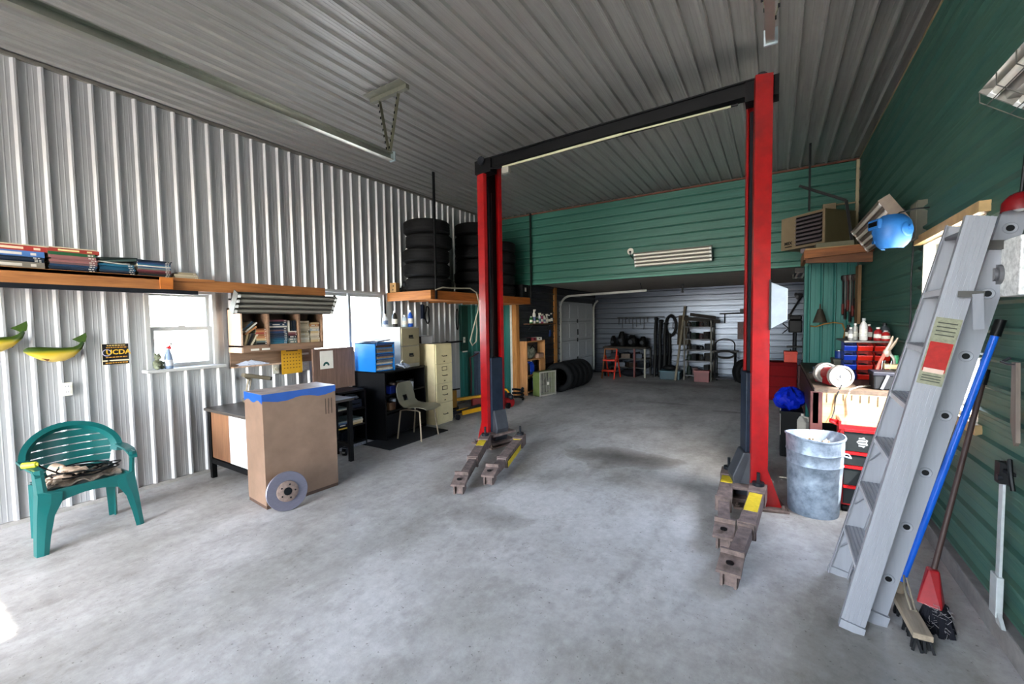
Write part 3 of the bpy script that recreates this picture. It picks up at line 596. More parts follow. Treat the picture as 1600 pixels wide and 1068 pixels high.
# ---------------------------------------------------------------- on the left wall: fish, sign, outlets, sill things
def fish(loc, rz, lbl, s=1.):
    f = T('mounted_fish', lbl, 'fish', loc, 0); X = 0.
    ctr = [(-.19, .015), (-.16, .01), (-.10, -.012), (-.03, -.028), (.04, -.03), (.10, -.012), (.145, .03), (.165, .07)]
    rad = [.010, .034, .055, .064, .058, .043, .026, .016]
    body = MB(); n = 14; rows = []
    for (y, z), r in zip(ctr, rad): rows.append((y*s, z*s, r*s))
    vs = []; fs = []
    for i, (y, z, r) in enumerate(rows):
        for k in range(n):
            t = 2*math.pi*k/n; vs.append((X + r*.55*math.sin(t), y - (r*.5*math.cos(t) if i > 5 else 0), z + r*math.cos(t)*(1 if i < 6 else .7)))
    fs = [(i*n+k, i*n+(k+1) % n, (i+1)*n+(k+1) % n, (i+1)*n+k) for i in range(len(rows)-1) for k in range(n)] + [tuple(range(n))[::-1], tuple(range((len(rows)-1)*n, len(rows)*n))]
    body.add(vs, fs)
    m = bpy.data.materials.get('fish_skin')
    if not m:
        m = bpy.data.materials.new('fish_skin'); m.use_nodes = True; nt = m.node_tree; b = nt.nodes['Principled BSDF']; b.inputs['Roughness'].default_value = .3
        tc = nt.nodes.new('ShaderNodeTexCoord'); sp = nt.nodes.new('ShaderNodeSeparateXYZ'); r = nt.nodes.new('ShaderNodeValToRGB'); e = r.color_ramp.elements
        nt.links.new(tc.outputs['Generated'], sp.inputs[0]); nt.links.new(sp.outputs['Z'], r.inputs[0])
        e[0].position = .02; e[0].color = lin('c9ae63'); e[1].position = .85; e[1].color = lin('1f3610'); x = e.new(.42); x.color = lin('b79a24'); x = e.new(.53); x.color = lin('7c7b1c'); x = e.new(.60); x.color = lin('33460f')
        nt.links.new(r.outputs[0], b.inputs['Base Color'])
    obj('body', body, m, f, smooth=60)
    FN = M('4a6320', .45, 0, .25, 20); FO = M('7d5526', .5, 0, .2)
    obj('tail_fin', MB().prism([(X-.004, .155*s, .06*s), (X-.004, .095*s, .098*s), (X-.004, .13*s, .118*s), (X-.004, .185*s, .155*s), (X-.004, .19*s, .12*s), (X-.004, .18*s, .075*s)], (0, 0, 0), (.006, 0, 0)), FN, f)
    obj('dorsal_fin', MB().prism([(X-.003, .0, .005*s), (X-.003, .02*s, .026*s), (X-.003, .06*s, .02*s), (X-.003, .08*s, .0)], (0, 0, 0), (.006, 0, 0)), FN, f)
    obj('belly_fin', MB().prism([(X+.015, -.11*s, -.04*s), (X+.02, -.06*s, -.082*s), (X+.02, -.05*s, -.065*s), (X+.015, -.08*s, -.04*s)], (0, 0, 0), (.005, 0, 0)).prism([(X, .07*s, -.04*s), (X, .1*s, -.06*s), (X, .115*s, -.03*s)], (0, 0, 0), (.005, 0, 0)), FO, f)
    obj('eye', MB().ell((X+.012*s, -.158*s, .018*s), .006*s), BLACK, f, smooth=1)
    return f
fish((-5.215, .955+.02, 1.405), 0, 'whole yellow and green mounted trout with its head in view on the wall')
fish((-5.215, .63, 1.51), 0, 'yellow and green mounted fish cut off by the edge, above the green chair back')
sg = W('wall_sign', 'small black and gold UCDA member sign on the ribbed wall beside the fish', 'sign', (-5.24, 1.36, 1.26))
SX_ = LW+.026
obj('plate', MB().box(LW+.022, 1.265, 1.255, SX_, 1.465, 1.45), M('d7cdb4', .4, 0, .04), sg)
obj('upper_field', MB().box(SX_, 1.267, 1.3, SX_+.0012, 1.463, 1.448), M('15131a', .35, 0, .1), sg, label='black field'); obj('lower_field', MB().box(SX_, 1.267, 1.257, SX_+.0012, 1.463, 1.287), M('1d1a12', .35, 0, .1), sg, label='black strip')
GOLD = M('d9b53a', .4, 0, .06)
text('lettering', 'UCDA', .062, GOLD, (SX_+.0014, 1.38, 1.37), (0, 1, 0), (0, 0, 1), sg, .0008, .0015)
for k, (zz, ya, yb) in enumerate(((1.434, 1.30, 1.43), (1.415, 1.295, 1.445), (1.325, 1.29, 1.44), (1.272, 1.285, 1.445))):
    mb = MB(); y = ya; random.seed(k+3)
    while y < yb: l = random.uniform(.008, .022); mb.box(SX_+.001, y, zz-.005, SX_+.0022, min(y+l, yb), zz+.005); y += l+.005
    obj('small_print', mb, M('b98f3a' if k else 'c9b27a', .5), sg)
obj('emblem', MB().lathe([(.026, 0), (.029, .001), (.032, 0)], (SX_+.0012, 1.298, 1.368), (1, 0, 0), 24), M('b9b6d0', .4), sg)
def outlet(name, y, z, lbl, cat, w_=.07, h_=.115, slots=True):
    o = W(name, lbl, cat, (LW+.02, y, z-h_/2))
    obj('cover_plate', MB().cb((LW+.028, y, z), (.016, w_, h_)), OFFW, o, bv=.003)
    if slots:
        for dz in (-.024, .024):
            r = obj('receptacle', MB().cb((LW+.037, y, z+dz), (.004, .034, .028)), WHITE, o)
            obj('slot', MB().cb((LW+.0395, y-.008, z+dz), (.002, .003, .011)).cb((LW+.0395, y+.008, z+dz), (.002, .003, .011)), BLACK, r)
    else: obj('thermostat_dial', MB().cyl((LW+.036, y, z), (LW+.046, y, z), .022, n=18), M('bdb7a6', .5), o, smooth=1)
    return o
outlet('power_outlet', 1.025, 1.07, 'white power outlet on the ribbed wall above the green chair', 'outlet')
outlet('thermostat', 2.84, 1.06, 'small cream thermostat box just beside the yellow calendar', 'thermostat', .08, .12, False)
outlet('power_outlet', 3.23, 1.06, 'white power outlet between the yellow calendar and the brown board', 'outlet', .09, .12)
sb = T('spray_bottle', 'pale blue spray bottle with a red and white trigger on the window sill', 'bottle', (-5.165, 1.735, 1.1805), 20)
obj('bottle_body', MB().lathe([(0, 0), (.036, 0), (.04, .01), (.038, .09), (.03, .14), (.016, .185), (.014, .20)], n=20), M('8d9fb6', .3, 0, .08, 6), sb, smooth=1)
obj('bottle_label', MB().lathe([(.0405, .03), (.0395, .09)], n=20), M('c9cdd2', .4, 0, .2, 20), sb, smooth=1)
nk = obj('nozzle', MB().lathe([(.016, .198), (.016, .225), (.012, .228)], n=16).bar((-.02, 0, .245), (.045, 0, .248), .02, .026), M('e6e2de', .4), sb)
obj('trigger', MB().bar((.022, 0, .235), (.035, 0, .195), .012, .008).lathe([(.0175, .2), (.0175, .222)], n=16), M('c6303a', .4), sb, smooth=1)
fg = T('garden_figurine', 'small mossy grey green figurine on the window sill beside the spray bottle', 'figurine', (-5.165, 1.645, 1.1805), 30)
FGM = M('5c6148', .85, 0, .4, 24, .4, None, '8b8f7c')
obj('figurine_body', MB().ell((0, 0, .05), (.036, .042, .052)).ell((.015, .03, .02), (.026, .02, .02)).ell((.02, -.028, .02), (.026, .02, .02)), FGM, fg, smooth=1)
obj('figurine_head', MB().ell((.004, .0, .122), (.028, .03, .032)).ell((.028, 0, .115), (.013, .013, .011)).ell((0, .022, .15), (.009, .01, .014)).ell((0, -.022, .15), (.009, .01, .014)), FGM, fg, smooth=1)
obj('arm', MB().tube([(.0, .036, .08), (.03, .03, .06), (.036, .01, .05)], .012), FGM, fg, smooth=1); obj('arm', MB().tube([(.0, -.036, .08), (.03, -.03, .06), (.036, -.01, .05)], .012), FGM, fg, smooth=1)

# ---------------------------------------------------------------- fluorescent fixtures
TUBE = M('d9d5cc', .35, 0, .03); FIXM = M('a5a39d', .4, .3, .1); FIXD = M('6d6b66', .45, .4, .15)
def fixture(name, lbl, c, along, face, L, Wd, n=4, housing=None, deep=.05, group=None, guard=False, tube=None):
    """shop light: housing pan behind n tubes, V reflectors between them, end plates with lamp holders"""
    a = V(along).normalized(); f = V(face).normalized(); f = (f - a*f.dot(a)).normalized(); s = a.cross(f); c = V(c)
    t = W(name, lbl, 'light fixture', c, group); hm = housing or FIXM
    def P(u, v, h): return c + a*u + s*v + f*h
    hs = MB().add([P(u, v, h) for u in (-L/2, L/2) for v, h in ((-Wd/2, .0), (-Wd/2*.55, -deep), (Wd/2*.55, -deep), (Wd/2, .0))], [(0, 1, 5, 4), (1, 2, 6, 5), (2, 3, 7, 6), (0, 3, 2, 1), (4, 5, 6, 7), (0, 4, 7, 3)])
    obj('housing', hs, hm, t)
    st = Wd/n
    for k in range(n):
        v0 = -Wd/2 + st*k
        r = obj('reflector', MB().add([P(u, v, h) for u in (-L/2, L/2) for v, h in ((v0, .035), (v0+st*.5, .004), (v0+st, .035))], [(0, 1, 4, 3), (1, 2, 5, 4)]), hm, t)
        tu = obj('tube', MB().cyl(P(-L/2+.03, v0+st/2, .028), P(L/2-.03, v0+st/2, .028), .0165, n=12), tube or TUBE, t, smooth=1)
        for q in (-1, 1): obj('lamp_holder', MB().bar(P(q*L/2, v0+st/2, .022), P(q*(L/2-.03), v0+st/2, .022), .03, .05, f), WHITE, tu)
    for u in (-L/2, L/2): obj('end_plate', MB().bar(P(u, -Wd/2, .0), P(u, Wd/2, .0), .008, .09, f), hm, t)
    if guard:
        mb = MB()
        for k in range(9):
            u = -L/2 + L*k/8; mb.tube([P(u, -Wd/2, .04), P(u, -Wd/2+.03, .075), P(u, Wd/2-.03, .075), P(u, Wd/2, .04)], .0022, 5)
        for v in (-.3, 0, .3): mb.tube([P(-L/2, v*Wd, .075), P(L/2, v*Wd, .075)], .0022, 5)
        obj('wire_guard', mb, FIXD, t)
    return t
fa = fixture('fluorescent_fixture', 'dusty grey four-tube fluorescent fixture hanging in front of the wooden book cubby', (-4.7, 2.72, 1.845), (0, 1, 0), (.86, 0, -.5), 1.14, .235, 4, M('5f5d58', .5, .2, .15), tube=M('8f8c84', .5, 0, .05))
for y in (2.35, 3.1): obj('wall_bar', MB().bar((-4.74, y, 1.87), (LW+.03, y, 1.9), .02, .02), STEELD, fa)
fixture('fluorescent_fixture', 'white four-tube fluorescent fixture on the green metal header above the back bay', (-1.51, 7.54, 2.66), (1, 0, 0), (0, -.93, -.37), 1.24, .25, 4, M('8d8a82', .4, .3, .1))
fx = fixture('fluorescent_fixture', 'four-tube fluorescent fixture on the green wall above the blue welding helmet', (.85, 5.585, 2.49), (0, 1, 0), (-.85, 0, -.53), 1.55, .3, 4, M('8a7f75', .45, .3, .15), .025)
obj('mounting_arm', MB().bar((.88, 5.2, 2.53), (RW+.01, 5.2, 2.57), .03, .03), STEELD, fx)
fx = fixture('fluorescent_fixture', 'fluorescent fixture with a wire guard high on the green wall near the camera', (.829, 1.895, 2.456), (0, 1, 0), (-.62, 0, -.78), 1.25, .28, 3, M('a19e98', .35, .4, .1), guard=True)
obj('mounting_arm', MB().bar((.86, 1.7, 2.5), (RW+.01, 1.7, 2.55), .03, .03), STEELD, fx)
fixture('fluorescent_fixture', 'small dark fluorescent fixture under the low ceiling of the back bay', (.42, 9.3, 2.40), (0, 1, 0), (0, 0, -1), 1.2, .3, 3, FIXD, .04)

# ---------------------------------------------------------------- book cubby and the things on the wall below it
cu = W('book_cubby', 'wooden wall cubby with three compartments full of manuals beside the window', 'cubby', (-5.1, 2.82, 1.30))
cx0, cx1, y0, y1, z0, z1 = LW+.03, -4.95, 2.32, 3.31, 1.30, 1.80
for a, b in ((y0, y0+.018), (2.61, 2.63), (2.98, 3.0), (y1-.018, y1)):
    m = OAKL if a == y0 else OAK; obj('upright', MB().box(cx0, a, z0 if a in (y0, y1-.018) else 1.36, cx1, b, z1), m, cu)
obj('top_board', MB().box(cx0, y0, z1-.02, cx1, y1, z1), OAK, cu); obj('bottom_board', MB().box(cx0, y0, 1.36, cx1, y1, 1.38), OAK, cu)
obj('front_rail', MB().box(cx1-.02, y0+.018, 1.30, cx1, y1-.018, 1.36), OAK, cu); obj('back_board', MB().box(cx0, y0, 1.36, cx0+.01, y1, z1), M('4f3726', .6), cu)
for y in (2.46, 2.58): obj('shelf_tag', MB().box(cx1, y-.045, 1.318, cx1+.002, y+.045, 1.34), PAPER, cu)
G = 'manuals in the wooden wall cubby'; XC = -5.08
random.seed(5)
stack(2.55, 1.381, [(.024, '2a2b2f'), (.02, '6f7f7c'), (.024, 'c9b48e'), (.024, 'b98b62'), (.026, '9c6f49'), (.02, 'a34b3d'), (.02, 'b98b62'), (.02, '8c5a36')], .115, .2, 'the left cubby compartment', XC, G, .004)
def leaner(y, z, L, t, col, ang, lbl):
    b = book(XC, y, z, t, .2, L, col, lbl, G); b.rotation_euler[0] = math.radians(ang); return b
leaner(2.372, 1.381, .13, .02, 'c9b48e', -14, 'straw coloured manual leaning at the bottom left of the left cubby compartment')
leaner(2.405, 1.381, .14, .024, '2a2b2f', -22, 'black manual leaning beside the straw one in the left cubby compartment')
leaner(2.44, 1.382, .14, .02, 'cfc3ad', -30, 'ivory manual leaning third in the left cubby compartment')
leaner(2.36, 1.55, .14, .018, '274a66', -48, 'steel blue manual lying askew at the upper left of the left cubby compartment')
leaner(2.385, 1.53, .16, .016, 'd5d0c6', -50, 'white manual lying askew below the steel blue one in the left cubby compartment')
leaner(2.38, 1.502, .15, .02, 'b98b62', -55, 'sand coloured manual lying askew below the white one in the left cubby compartment')
stack(2.745, 1.381, [(.02, '3c7d94'), (.02, '2a6f86'), (.022, '1d6078'), (.018, '274a66'), (.02, '2d3d52'), (.022, '1f3550'), (.022, '2f4c74'), (.016, '7b5f5e'), (.026, '1f3550'), (.018, 'd5d0c6'), (.03, '274a66'), (.022, '2b3745'), (.018, '7c4a55')], .215, .2, 'the blue pile, middle cubby compartment', XC, G, .004)
stack(2.917, 1.381, [(.03, '6f7f7c'), (.03, '7e8a88'), (.03, '2b3745'), (.02, '6d2f3a'), (.02, '8c6462'), (.012, 'd5d0c6')], .105, .2, 'the small pile, middle cubby compartment', XC, G, .003)
for k, (c_, n_) in enumerate((('d5d0c6', 'white'), ('2a2b2f', 'first black'), ('1d2a3a', 'black blue'), ('2b3745', 'navy'))): book(XC, 2.876+k*.026, 1.5245, .022, .19, .13, c_, '%s manual standing upright in the middle cubby compartment' % n_, G)
stack(3.075, 1.381, [(.03, 'cfc3ad'), (.028, 'd5d0c6'), (.028, 'b7ad9b'), (.03, 'c7bca6'), (.026, 'a39880'), (.028, 'b7ad9b'), (.026, 'cfc3ad'), (.026, 'c7bca6'), (.02, 'a39880'), (.02, 'cfc3ad')], .13, .18, 'the taller pale pile, right cubby compartment', XC, G, .006)
stack(3.215, 1.381, [(.026, 'c9b48e'), (.026, 'c7bca6'), (.028, 'b7ad9b'), (.028, 'cfc3ad'), (.028, 'c9b48e'), (.03, 'a9b3b8'), (.026, 'cfc3ad'), (.03, 'b98b62'), (.02, 'c9b48e')], .125, .18, 'the shorter pale pile, right cubby compartment', XC, G, .006)
bk = W('back_panel', 'wood-grain panel fixed to the ribbed wall under the book cubby', 'panel', (-5.22, 2.82, 1.12))
obj('panel_board', MB().box(LW+.022, 2.33, 1.12, LW+.042, 3.34, 1.30), OAK, bk); obj('panel_ledge', MB().box(LW+.042, 2.33, 1.12, LW+.10, 3.0, 1.135), OAKL, bk)
obj('note', MB().box(LW+.042, 3.17, 1.21, LW+.044, 3.27, 1.235), PAPER, bk)
random.seed(3)
for k, (y, h_, nm) in enumerate(((2.45, .035, 'first from the window'), (2.50, .055, 'second from the window'), (2.56, .062, 'third and tallest'), (2.62, .045, 'fourth, beside the calendar side'), (2.66, .025, 'last, lying flattest'))):
    rows = [[(LW+.05+.035*(i/4)*(1-j/6)+.006*math.sin(i*2+j+k), y-.06+.12*i/4+.02*math.sin(j), 1.137+h_*j/4*(1-.35*abs(i-2)/2)) for i in range(5)] for j in range(5)]
    obj('crumpled_paper', MB().sheet(rows, .0015), M('cfd3de', .8, 0, .05), smooth=1, label='crumpled white paper on the ledge under the cubby, %s' % nm, cat='paper', group='papers on the ledge under the cubby')
cal = W('wall_calendar', 'yellow wall calendar page hanging from the panel below the book cubby', 'calendar', (-5.17, 3.0, .99))
CX = LW+.11
obj('calendar_sheet', MB().box(CX-.004, 2.87, .99, CX, 3.135, 1.31), M('d4a92f', .65, 0, .06), cal)
obj('calendar_heading', MB().box(CX, 2.93, 1.27, CX+.001, 3.08, 1.285).box(CX, 2.95, 1.29, CX+.001, 3.06, 1.296), M('6b4d16', .6), cal)
mb = MB()
for r in range(5):
    for q in range(6): mb.box(CX, 2.895+q*.039, 1.225-r*.042, CX+.001, 2.912+q*.039, 1.238-r*.042)
obj('date_marks', mb, M('8a6a20', .6), cal, kind='stuff')
obj('hanging_nail', MB().cyl((LW+.04, 3.0, 1.3), (CX+.01, 3.0, 1.3), .004, n=6), STEELD, cal)
dl = W('desk_lamp', 'cream articulated desk lamp with a long head clamped behind the brown case', 'lamp', (-5.02, 2.38, .745))
LMP = M('7f7665', .45, .2, .15)
obj('clamp', MB().cb((-5.03, 2.38, .765), (.05, .05, .04)), LMP, dl)
obj('arm', MB().bar((-5.03, 2.37, .78), (-5.0, 2.40, 1.0), .016, .016).bar((-5.03, 2.40, .78), (-5.0, 2.43, 1.0), .012, .012), LMP, dl)
obj('arm', MB().bar((-5.0, 2.42, .99), (-5.0, 2.36, 1.045), .014, .03), LMP, dl)
sh_ = obj('lamp_shade', MB().bar((-5.0, 2.34, 1.055), (-4.98, 2.62, .985), .09, .045), LMP, dl, bv=.012)
obj('end_cap', MB().bar((-4.98, 2.615, .986), (-4.979, 2.63, .982), .084, .042), BLACK, sh_)

# ---------------------------------------------------------------- brown board, sorter, black furniture, filing cabinets
bb = W('brown_board', 'tall brown wood-grain board standing on the low black shelf unit', 'board', (-4.92, 3.44, .755))
obj('board', MB().box(-4.93, 3.12, .755, -4.90, 3.73, 1.29), BROWNB, bb, bv=.002)
po = obj('poster', MB().box(-4.90, 3.215, 1.03, -4.898, 3.40, 1.26), M('ded9cf', .6, 0, .06), bb, label='small pale poster with a dark green arch emblem')
obj('emblem', MB().prism([(-4.898, 3.30+.045*math.cos(math.pi*k/10), 1.07+.05*math.sin(math.pi*k/10)) for k in range(11)] + [(-4.898, 3.30+.022*math.cos(math.pi*k/10), 1.07+.022*math.sin(math.pi*k/10)) for k in range(10, -1, -1)], (0, 0, 0), (.001, 0, 0)), M('1f5a55', .5), po)
def carcass(t, x0, x1, y0, y1, z0, z1, th, mat, shelves=()):
    obj('side', MB().box(x0, y0, z0, x1, y0+th, z1), mat, t); obj('side', MB().box(x0, y1-th, z0, x1, y1, z1), mat, t)
    obj('top', MB().box(x0, y0, z1-th, x1, y1, z1), mat, t); obj('back', MB().box(x0, y0+th, z0, x0+.01, y1-th, z1-th), mat, t)
    for z in shelves: obj('shelf', MB().box(x0+.01, y0+th, z, x1-.005, y1-th, z+th*.8), mat, t)
BLKP = M('16171b', .42, 0, .25, 6)
ls = W('low_shelf', 'low black shelf unit with manuals under the brown board', 'shelf unit', (-4.78, 3.42, 0))
carcass(ls, -5.02, -4.55, 3.18, 3.62, .0, .755, .022, BLKP, (.07, .29, .5))
obj('yellow_edge', MB().box(-4.556, 3.2, .29, -4.549, 3.4, .308), M('b89b3a', .6), ls)
G = 'manuals on the low black shelf unit'
stack(3.29, .51, [(.02, 'cfc3ad'), (.016, '7e8a88')], .17, .26, 'the low black unit, upper shelf', -4.72, G)
stack(3.31, .31, [(.03, '2b3745'), (.02, '4a6a8c'), (.02, '7e8a88')], .2, .3, 'the near middle pile of the low unit', -4.74, G)
stack(3.49, .31, [(.028, 'c9b48e'), (.025, 'cfc3ad'), (.02, '7e8a88')], .17, .3, 'the far middle pile of the low unit', -4.72, G)
def junk(name, loc, lbl, cat, parts, rz=0, group=None):
    """small item of a few shaped parts: parts = [(name, MB, mat, smooth)]"""
    t = T(name, lbl, cat, loc, rz, group)
    for pn, mb, mt, sm in parts: obj(pn, mb, mt, t, smooth=sm)
    return t
junk('power_tool_case', (-4.72, 3.5, .511), 'dark blue grey tool case on the upper shelf of the low black unit', 'case', [('case_body', MB().box(-.12, -.09, 0, .12, .09, .11), M('2a3140', .5, 0, .2), 0), ('case_handle', MB().tube([(.12, -.05, .06), (.15, -.04, .06), (.15, .04, .06), (.12, .05, .06)], .008), BLACK, 1)])
junk('wire_coil', (-4.68, 3.5, .625), 'tangle of grey wire on top of the tool case in the low unit', 'wire', [('coil', MB().tube([(.08*math.cos(t*.55)+.02*math.sin(t*1.7), .07*math.sin(t*.55), .012+.035*abs(math.sin(t*.31))) for t in range(60)], .004, 6), M('70757c', .4, .4), 1)])
for k, (y, n_) in enumerate(((3.3, 'near'), (3.47, 'far'))): junk('storage_bin', (-4.73, y, .087), 'black open storage bin with parts, %s one on the bottom shelf of the low unit' % n_, 'bin', [('bin_body', MB().lathe([(0, 0), (.085, 0), (.10, .13), (.107, .135), (.1, .135), (.082, .012), (0, .012)], n=4).rot(45, 'Z'), M('23262d', .4, 0, .3, 12), 0), ('contents', MB().ell((0, 0, .1), (.055, .05, .035)).ell((.03, .02, .11), (.03, .03, .03)).tube([(-.05, -.02, .1), (0, .03, .16), (.05, -.01, .12)], .008), M('3d434d', .4, .5, .4, 20), 1)], 0, 'bins on the low black unit')
obj('bottom_strip', MB().box(-4.56, 3.2, .03, -4.548, 3.6, .065), M('8e9096', .5, .3, .5, 30), ls)
caster = junk('caster_wheel', (-4.43, 3.19, 0), 'small black caster wheel on the floor behind the brown case', 'caster', [('wheel', MB().cyl((-.02, 0, .04), (.02, 0, .04), .04, n=18), BLACK, 1), ('fork', MB().box(-.03, -.02, .04, -.024, .02, .09).box(.024, -.02, .04, .03, .02, .09).box(-.03, -.02, .09, .03, .02, .097), STEELD, 0)], 30)
bc = T('black_bookcase', 'black open bookcase with cluttered shelves under the blue sorter', 'bookcase', (-4.83, 4.27, 0), 9)
carcass(bc, -.26, .31, -.47, .47, 0, .945, .025, BLKP, (.05, .37, .60))
obj('base_panel', MB().box(.28, -.445, .06, .30, .445, .35), M('1d1e22', .45, 0, .3, 12), bc)
random.seed(21)
CL = [('6a7078', 'dark grey'), ('2a46a0', 'dark blue'), ('a8a49c', 'stone grey'), ('8a6c54', 'brown'), ('c9ced4', 'silver grey'), ('4a4c51', 'charcoal')]
for zs, nm in ((.622, 'upper'), (.392, 'middle')):
    for k in range(6):
        y = 3.9 + k*.145; c_, cn = CL[(k + (zs < .5)*2) % 6]
        kind = k % 3
        if kind == 0: p = [('bundle', MB().ell((0, 0, .055), (.13, .06, .055)).ell((.05, .02, .085), (.06, .04, .035)), M(c_, .7, 0, .3, 20, .3), 1), ('fold', MB().tube([(-.1, -.03, .06), (0, .0, .11), (.1, .03, .07)], .014), M(c_, .7, 0, .2, 18), 1)]
        elif kind == 1: p = [('box_body', MB().box(-.14, -.055, 0, .14, .055, .1), M(c_, .6, 0, .2), 0), ('box_lid', MB().box(-.143, -.058, .085, .143, .058, .105), M(c_, .5, 0, .2), 0)]
        else: p = [('can_body', MB().lathe([(0, 0), (.05, 0), (.05, .12), (.046, .125), (0, .125)], n=18), M(c_, .4, .3, .2), 1), ('can_rim', MB().lathe([(.046, .12), (.054, .122), (.054, .128), (.046, .13)], n=18), STEELD, 1)]
        junk(('rag_bundle', 'parts_box', 'paint_can')[kind], (-4.70-.16*(y-4.27), y, zs), '%s %s on the %s shelf of the black bookcase' % (cn, ('bundle of rags, %s' % ('nearest the board' if k < 2 else 'behind the grey chair'), 'parts box, %s' % ('nearest the board' if k < 2 else 'behind the grey chair'), 'can, %s' % ('second in' if k < 3 else 'last in'))[kind], nm), ('rags', 'box', 'can')[kind], p, random.uniform(-15, 15))
BLS = M('1b7dbc', .45, 0, .08, 4)
bs = W('paper_sorter', 'bright blue letter sorter full of papers on the black bookcase', 'sorter', (-4.75, 3.86, .945))
carcass(bs, -4.98, -4.56, 3.69+.11, 4.03+.11, .946, 1.34, .014, BLS, (.95, 1.03, 1.11, 1.19, 1.26))
random.seed(8)
for k, z in enumerate((.965, 1.043, 1.123, 1.203, 1.272)):
    for j in range(2):
        c_ = random.choice(['8a7a6c', 'b9b4aa', '5d4a3d', '6c7077', '3b4f77']); h_ = .026
        obj('paper_pile', MB().box(-.19, -.14, 0, .18+random.uniform(0, .04), .14, h_).box(-.17, -.1, h_, .17, .12, h_+.006), M(c_, .8, 0, .3, 30), loc=(-4.77+random.uniform(0, .02), 3.97, z+j*.033), rz=random.uniform(-2, 2), label='%s papers in slot %s of the blue sorter counted from below' % (('lower pile of', 'upper pile of')[j], ('one', 'two', 'three', 'four', 'five')[k]), cat='papers', group='papers in the blue sorter')
junk('paper_tray', (-4.77, 3.98, 1.3405), 'dark magazine with curled pages lying on top of the blue sorter', 'magazine', [('magazine', MB().sheet([[(-.16+.32*i/6, -.13+.26*j/6, .018+.02*(i/6)**2*(j/6)) for j in range(7)] for i in range(7)], .014, (0, 0, 1)), M('3a3f55', .5, 0, .3, 12), 1), ('loose_sheet', MB().sheet([[(-.15+.28*i/4, -.10+.24*j/4, .03+.015*math.sin(i)) for j in range(5)] for i in range(5)], .002, (0, 0, 1)), PAPER, 1)], 8)
def handle(mb, x, y, z, w_=.1): return mb.tube([(x, y-w_/2, z), (x+.022, y-w_/2+.012, z-.006), (x+.022, y+w_/2-.012, z-.006), (x, y+w_/2, z)], .006, 6)
BG2 = M('a59c84', .42, .1, .06); 
f1 = W('filing_cabinet', 'short grey beige two-drawer filing cabinet on top of the black bookcase', 'filing cabinet', (-4.85, 4.5, .945))
obj('body', MB().box(-5.10, 4.31, .946, -4.62, 4.69, 1.545), M('b9b6ac', .4, .1, .05), f1, bv=.004)
for z0 in (1.0, 1.27):
    d = obj('drawer', MB().box(-4.62, 4.325, z0, -4.60, 4.675, z0+.255), BG2, f1, bv=.003)
    obj('label_frame', MB().box(-4.6, 4.46, z0+.12, -4.595, 4.54, z0+.155), STEELD, d); obj('drawer_handle', handle(MB(), -4.6, 4.5, z0+.115, .08), STEELD, d, smooth=1)
f2 = W('filing_cabinet', 'tall worn cream four-drawer filing cabinet standing on the floor', 'filing cabinet', (-4.68, 5.05, 0))
obj('body', MB().box(-4.96, 4.85, 0, -4.46, 5.25, 1.27), CREAM, f2, bv=.005)
for k in range(4):
    z0 = .04 + k*.307
    d = obj('drawer', MB().box(-4.46, 4.865, z0, -4.44, 5.235, z0+.295), M('d3c7a4', .45, 0, .08, 7), f2, bv=.003)
    obj('drawer_handle', handle(MB(), -4.44, 5.05, z0+.12, .11), M('4c4130', .5, .5), d, smooth=1)
    if k in (1, 2): obj('label_frame', win_frame(MB(), 0, -4.44, -4.436, 4.99, 5.11, z0+.19, z0+.255, .009), M('4c4130', .5, .4), d)
    if k: obj('drawer_latch', MB().cb((-4.438, 5.05, z0+.03), (.006, .03, .014)), M('4c4130', .5, .4), d)
bxw = W('cardboard_box', 'small white box on the corner of the cream filing cabinet', 'box', (-4.82, 4.97, 1.271))
obj('box_body', MB().box(-4.93, 4.86, 1.272, -4.73, 5.1, 1.395), M('cfcfd3', .6, 0, .05), bxw); obj('box_flap', MB().box(-4.935, 4.855, 1.38, -4.725, 5.105, 1.397), M('c0bfc2', .6), bxw); obj('box_end', MB().box(-4.92, 4.852, 1.28, -4.74, 4.86, 1.385), M('5a4a42', .6, 0, .1), bxw)
obj('thin_tray', MB().box(-4.95, 4.9, 1.27, -4.6, 5.2, 1.2715), DARK, f2)
def bottle(loc, col, lbl, r=.035, h=.22, cap='e4e0d8', grp=None, spray=False, rz=0):
    t = T('bottle', lbl, 'bottle', loc, rz, grp)
    obj('bottle_body', MB().lathe([(0, 0), (r*.92, 0), (r, .008), (r, h*.62), (r*.75, h*.76), (r*.38, h*.84), (r*.38, h*.9)], n=16), M(col, .35, 0, .08, 12), t, smooth=1)
    if spray: obj('nozzle', MB().lathe([(r*.42, h*.88), (r*.42, h*.95)], n=12).bar((-.02, 0, h*1.0), (.045, 0, h*1.01), .02, .03).bar((.024, 0, h*.98), (.036, 0, h*.86), .01, .008), M(cap, .4), t)
    else: obj('cap', MB().lathe([(0, h*.88), (r*.48, h*.88), (r*.48, h), (0, h)], n=14), M(cap, .4), t, smooth=1)
    obj('bottle_label', MB().lathe([(r*1.012, h*.2), (r*1.012, h*.5)], n=16), M('d8d4ca' if col not in ('d8d6d0', 'c9ccd0') else '5d6f8c', .5, 0, .3, 40), t, smooth=1)
    return t
for x, y, c_, h_, nm in ((-4.98, 4.36, 'c9ccd0', .20, 'white'), (-4.82, 4.40, '3d3a36', .24, 'dark brown'), (-4.90, 4.47, '8b7d5c', .22, 'olive'), (-4.74, 4.52, 'b7c3c9', .18, 'pale grey'), (-4.70, 4.60, '1f5fae', .25, 'bright blue')):
    bottle((x, y, 1.5455), c_, '%s bottle standing on the short filing cabinet under the tire loft' % nm, .04, h_, 'd9d5cc', 'bottles on the short filing cabinet')

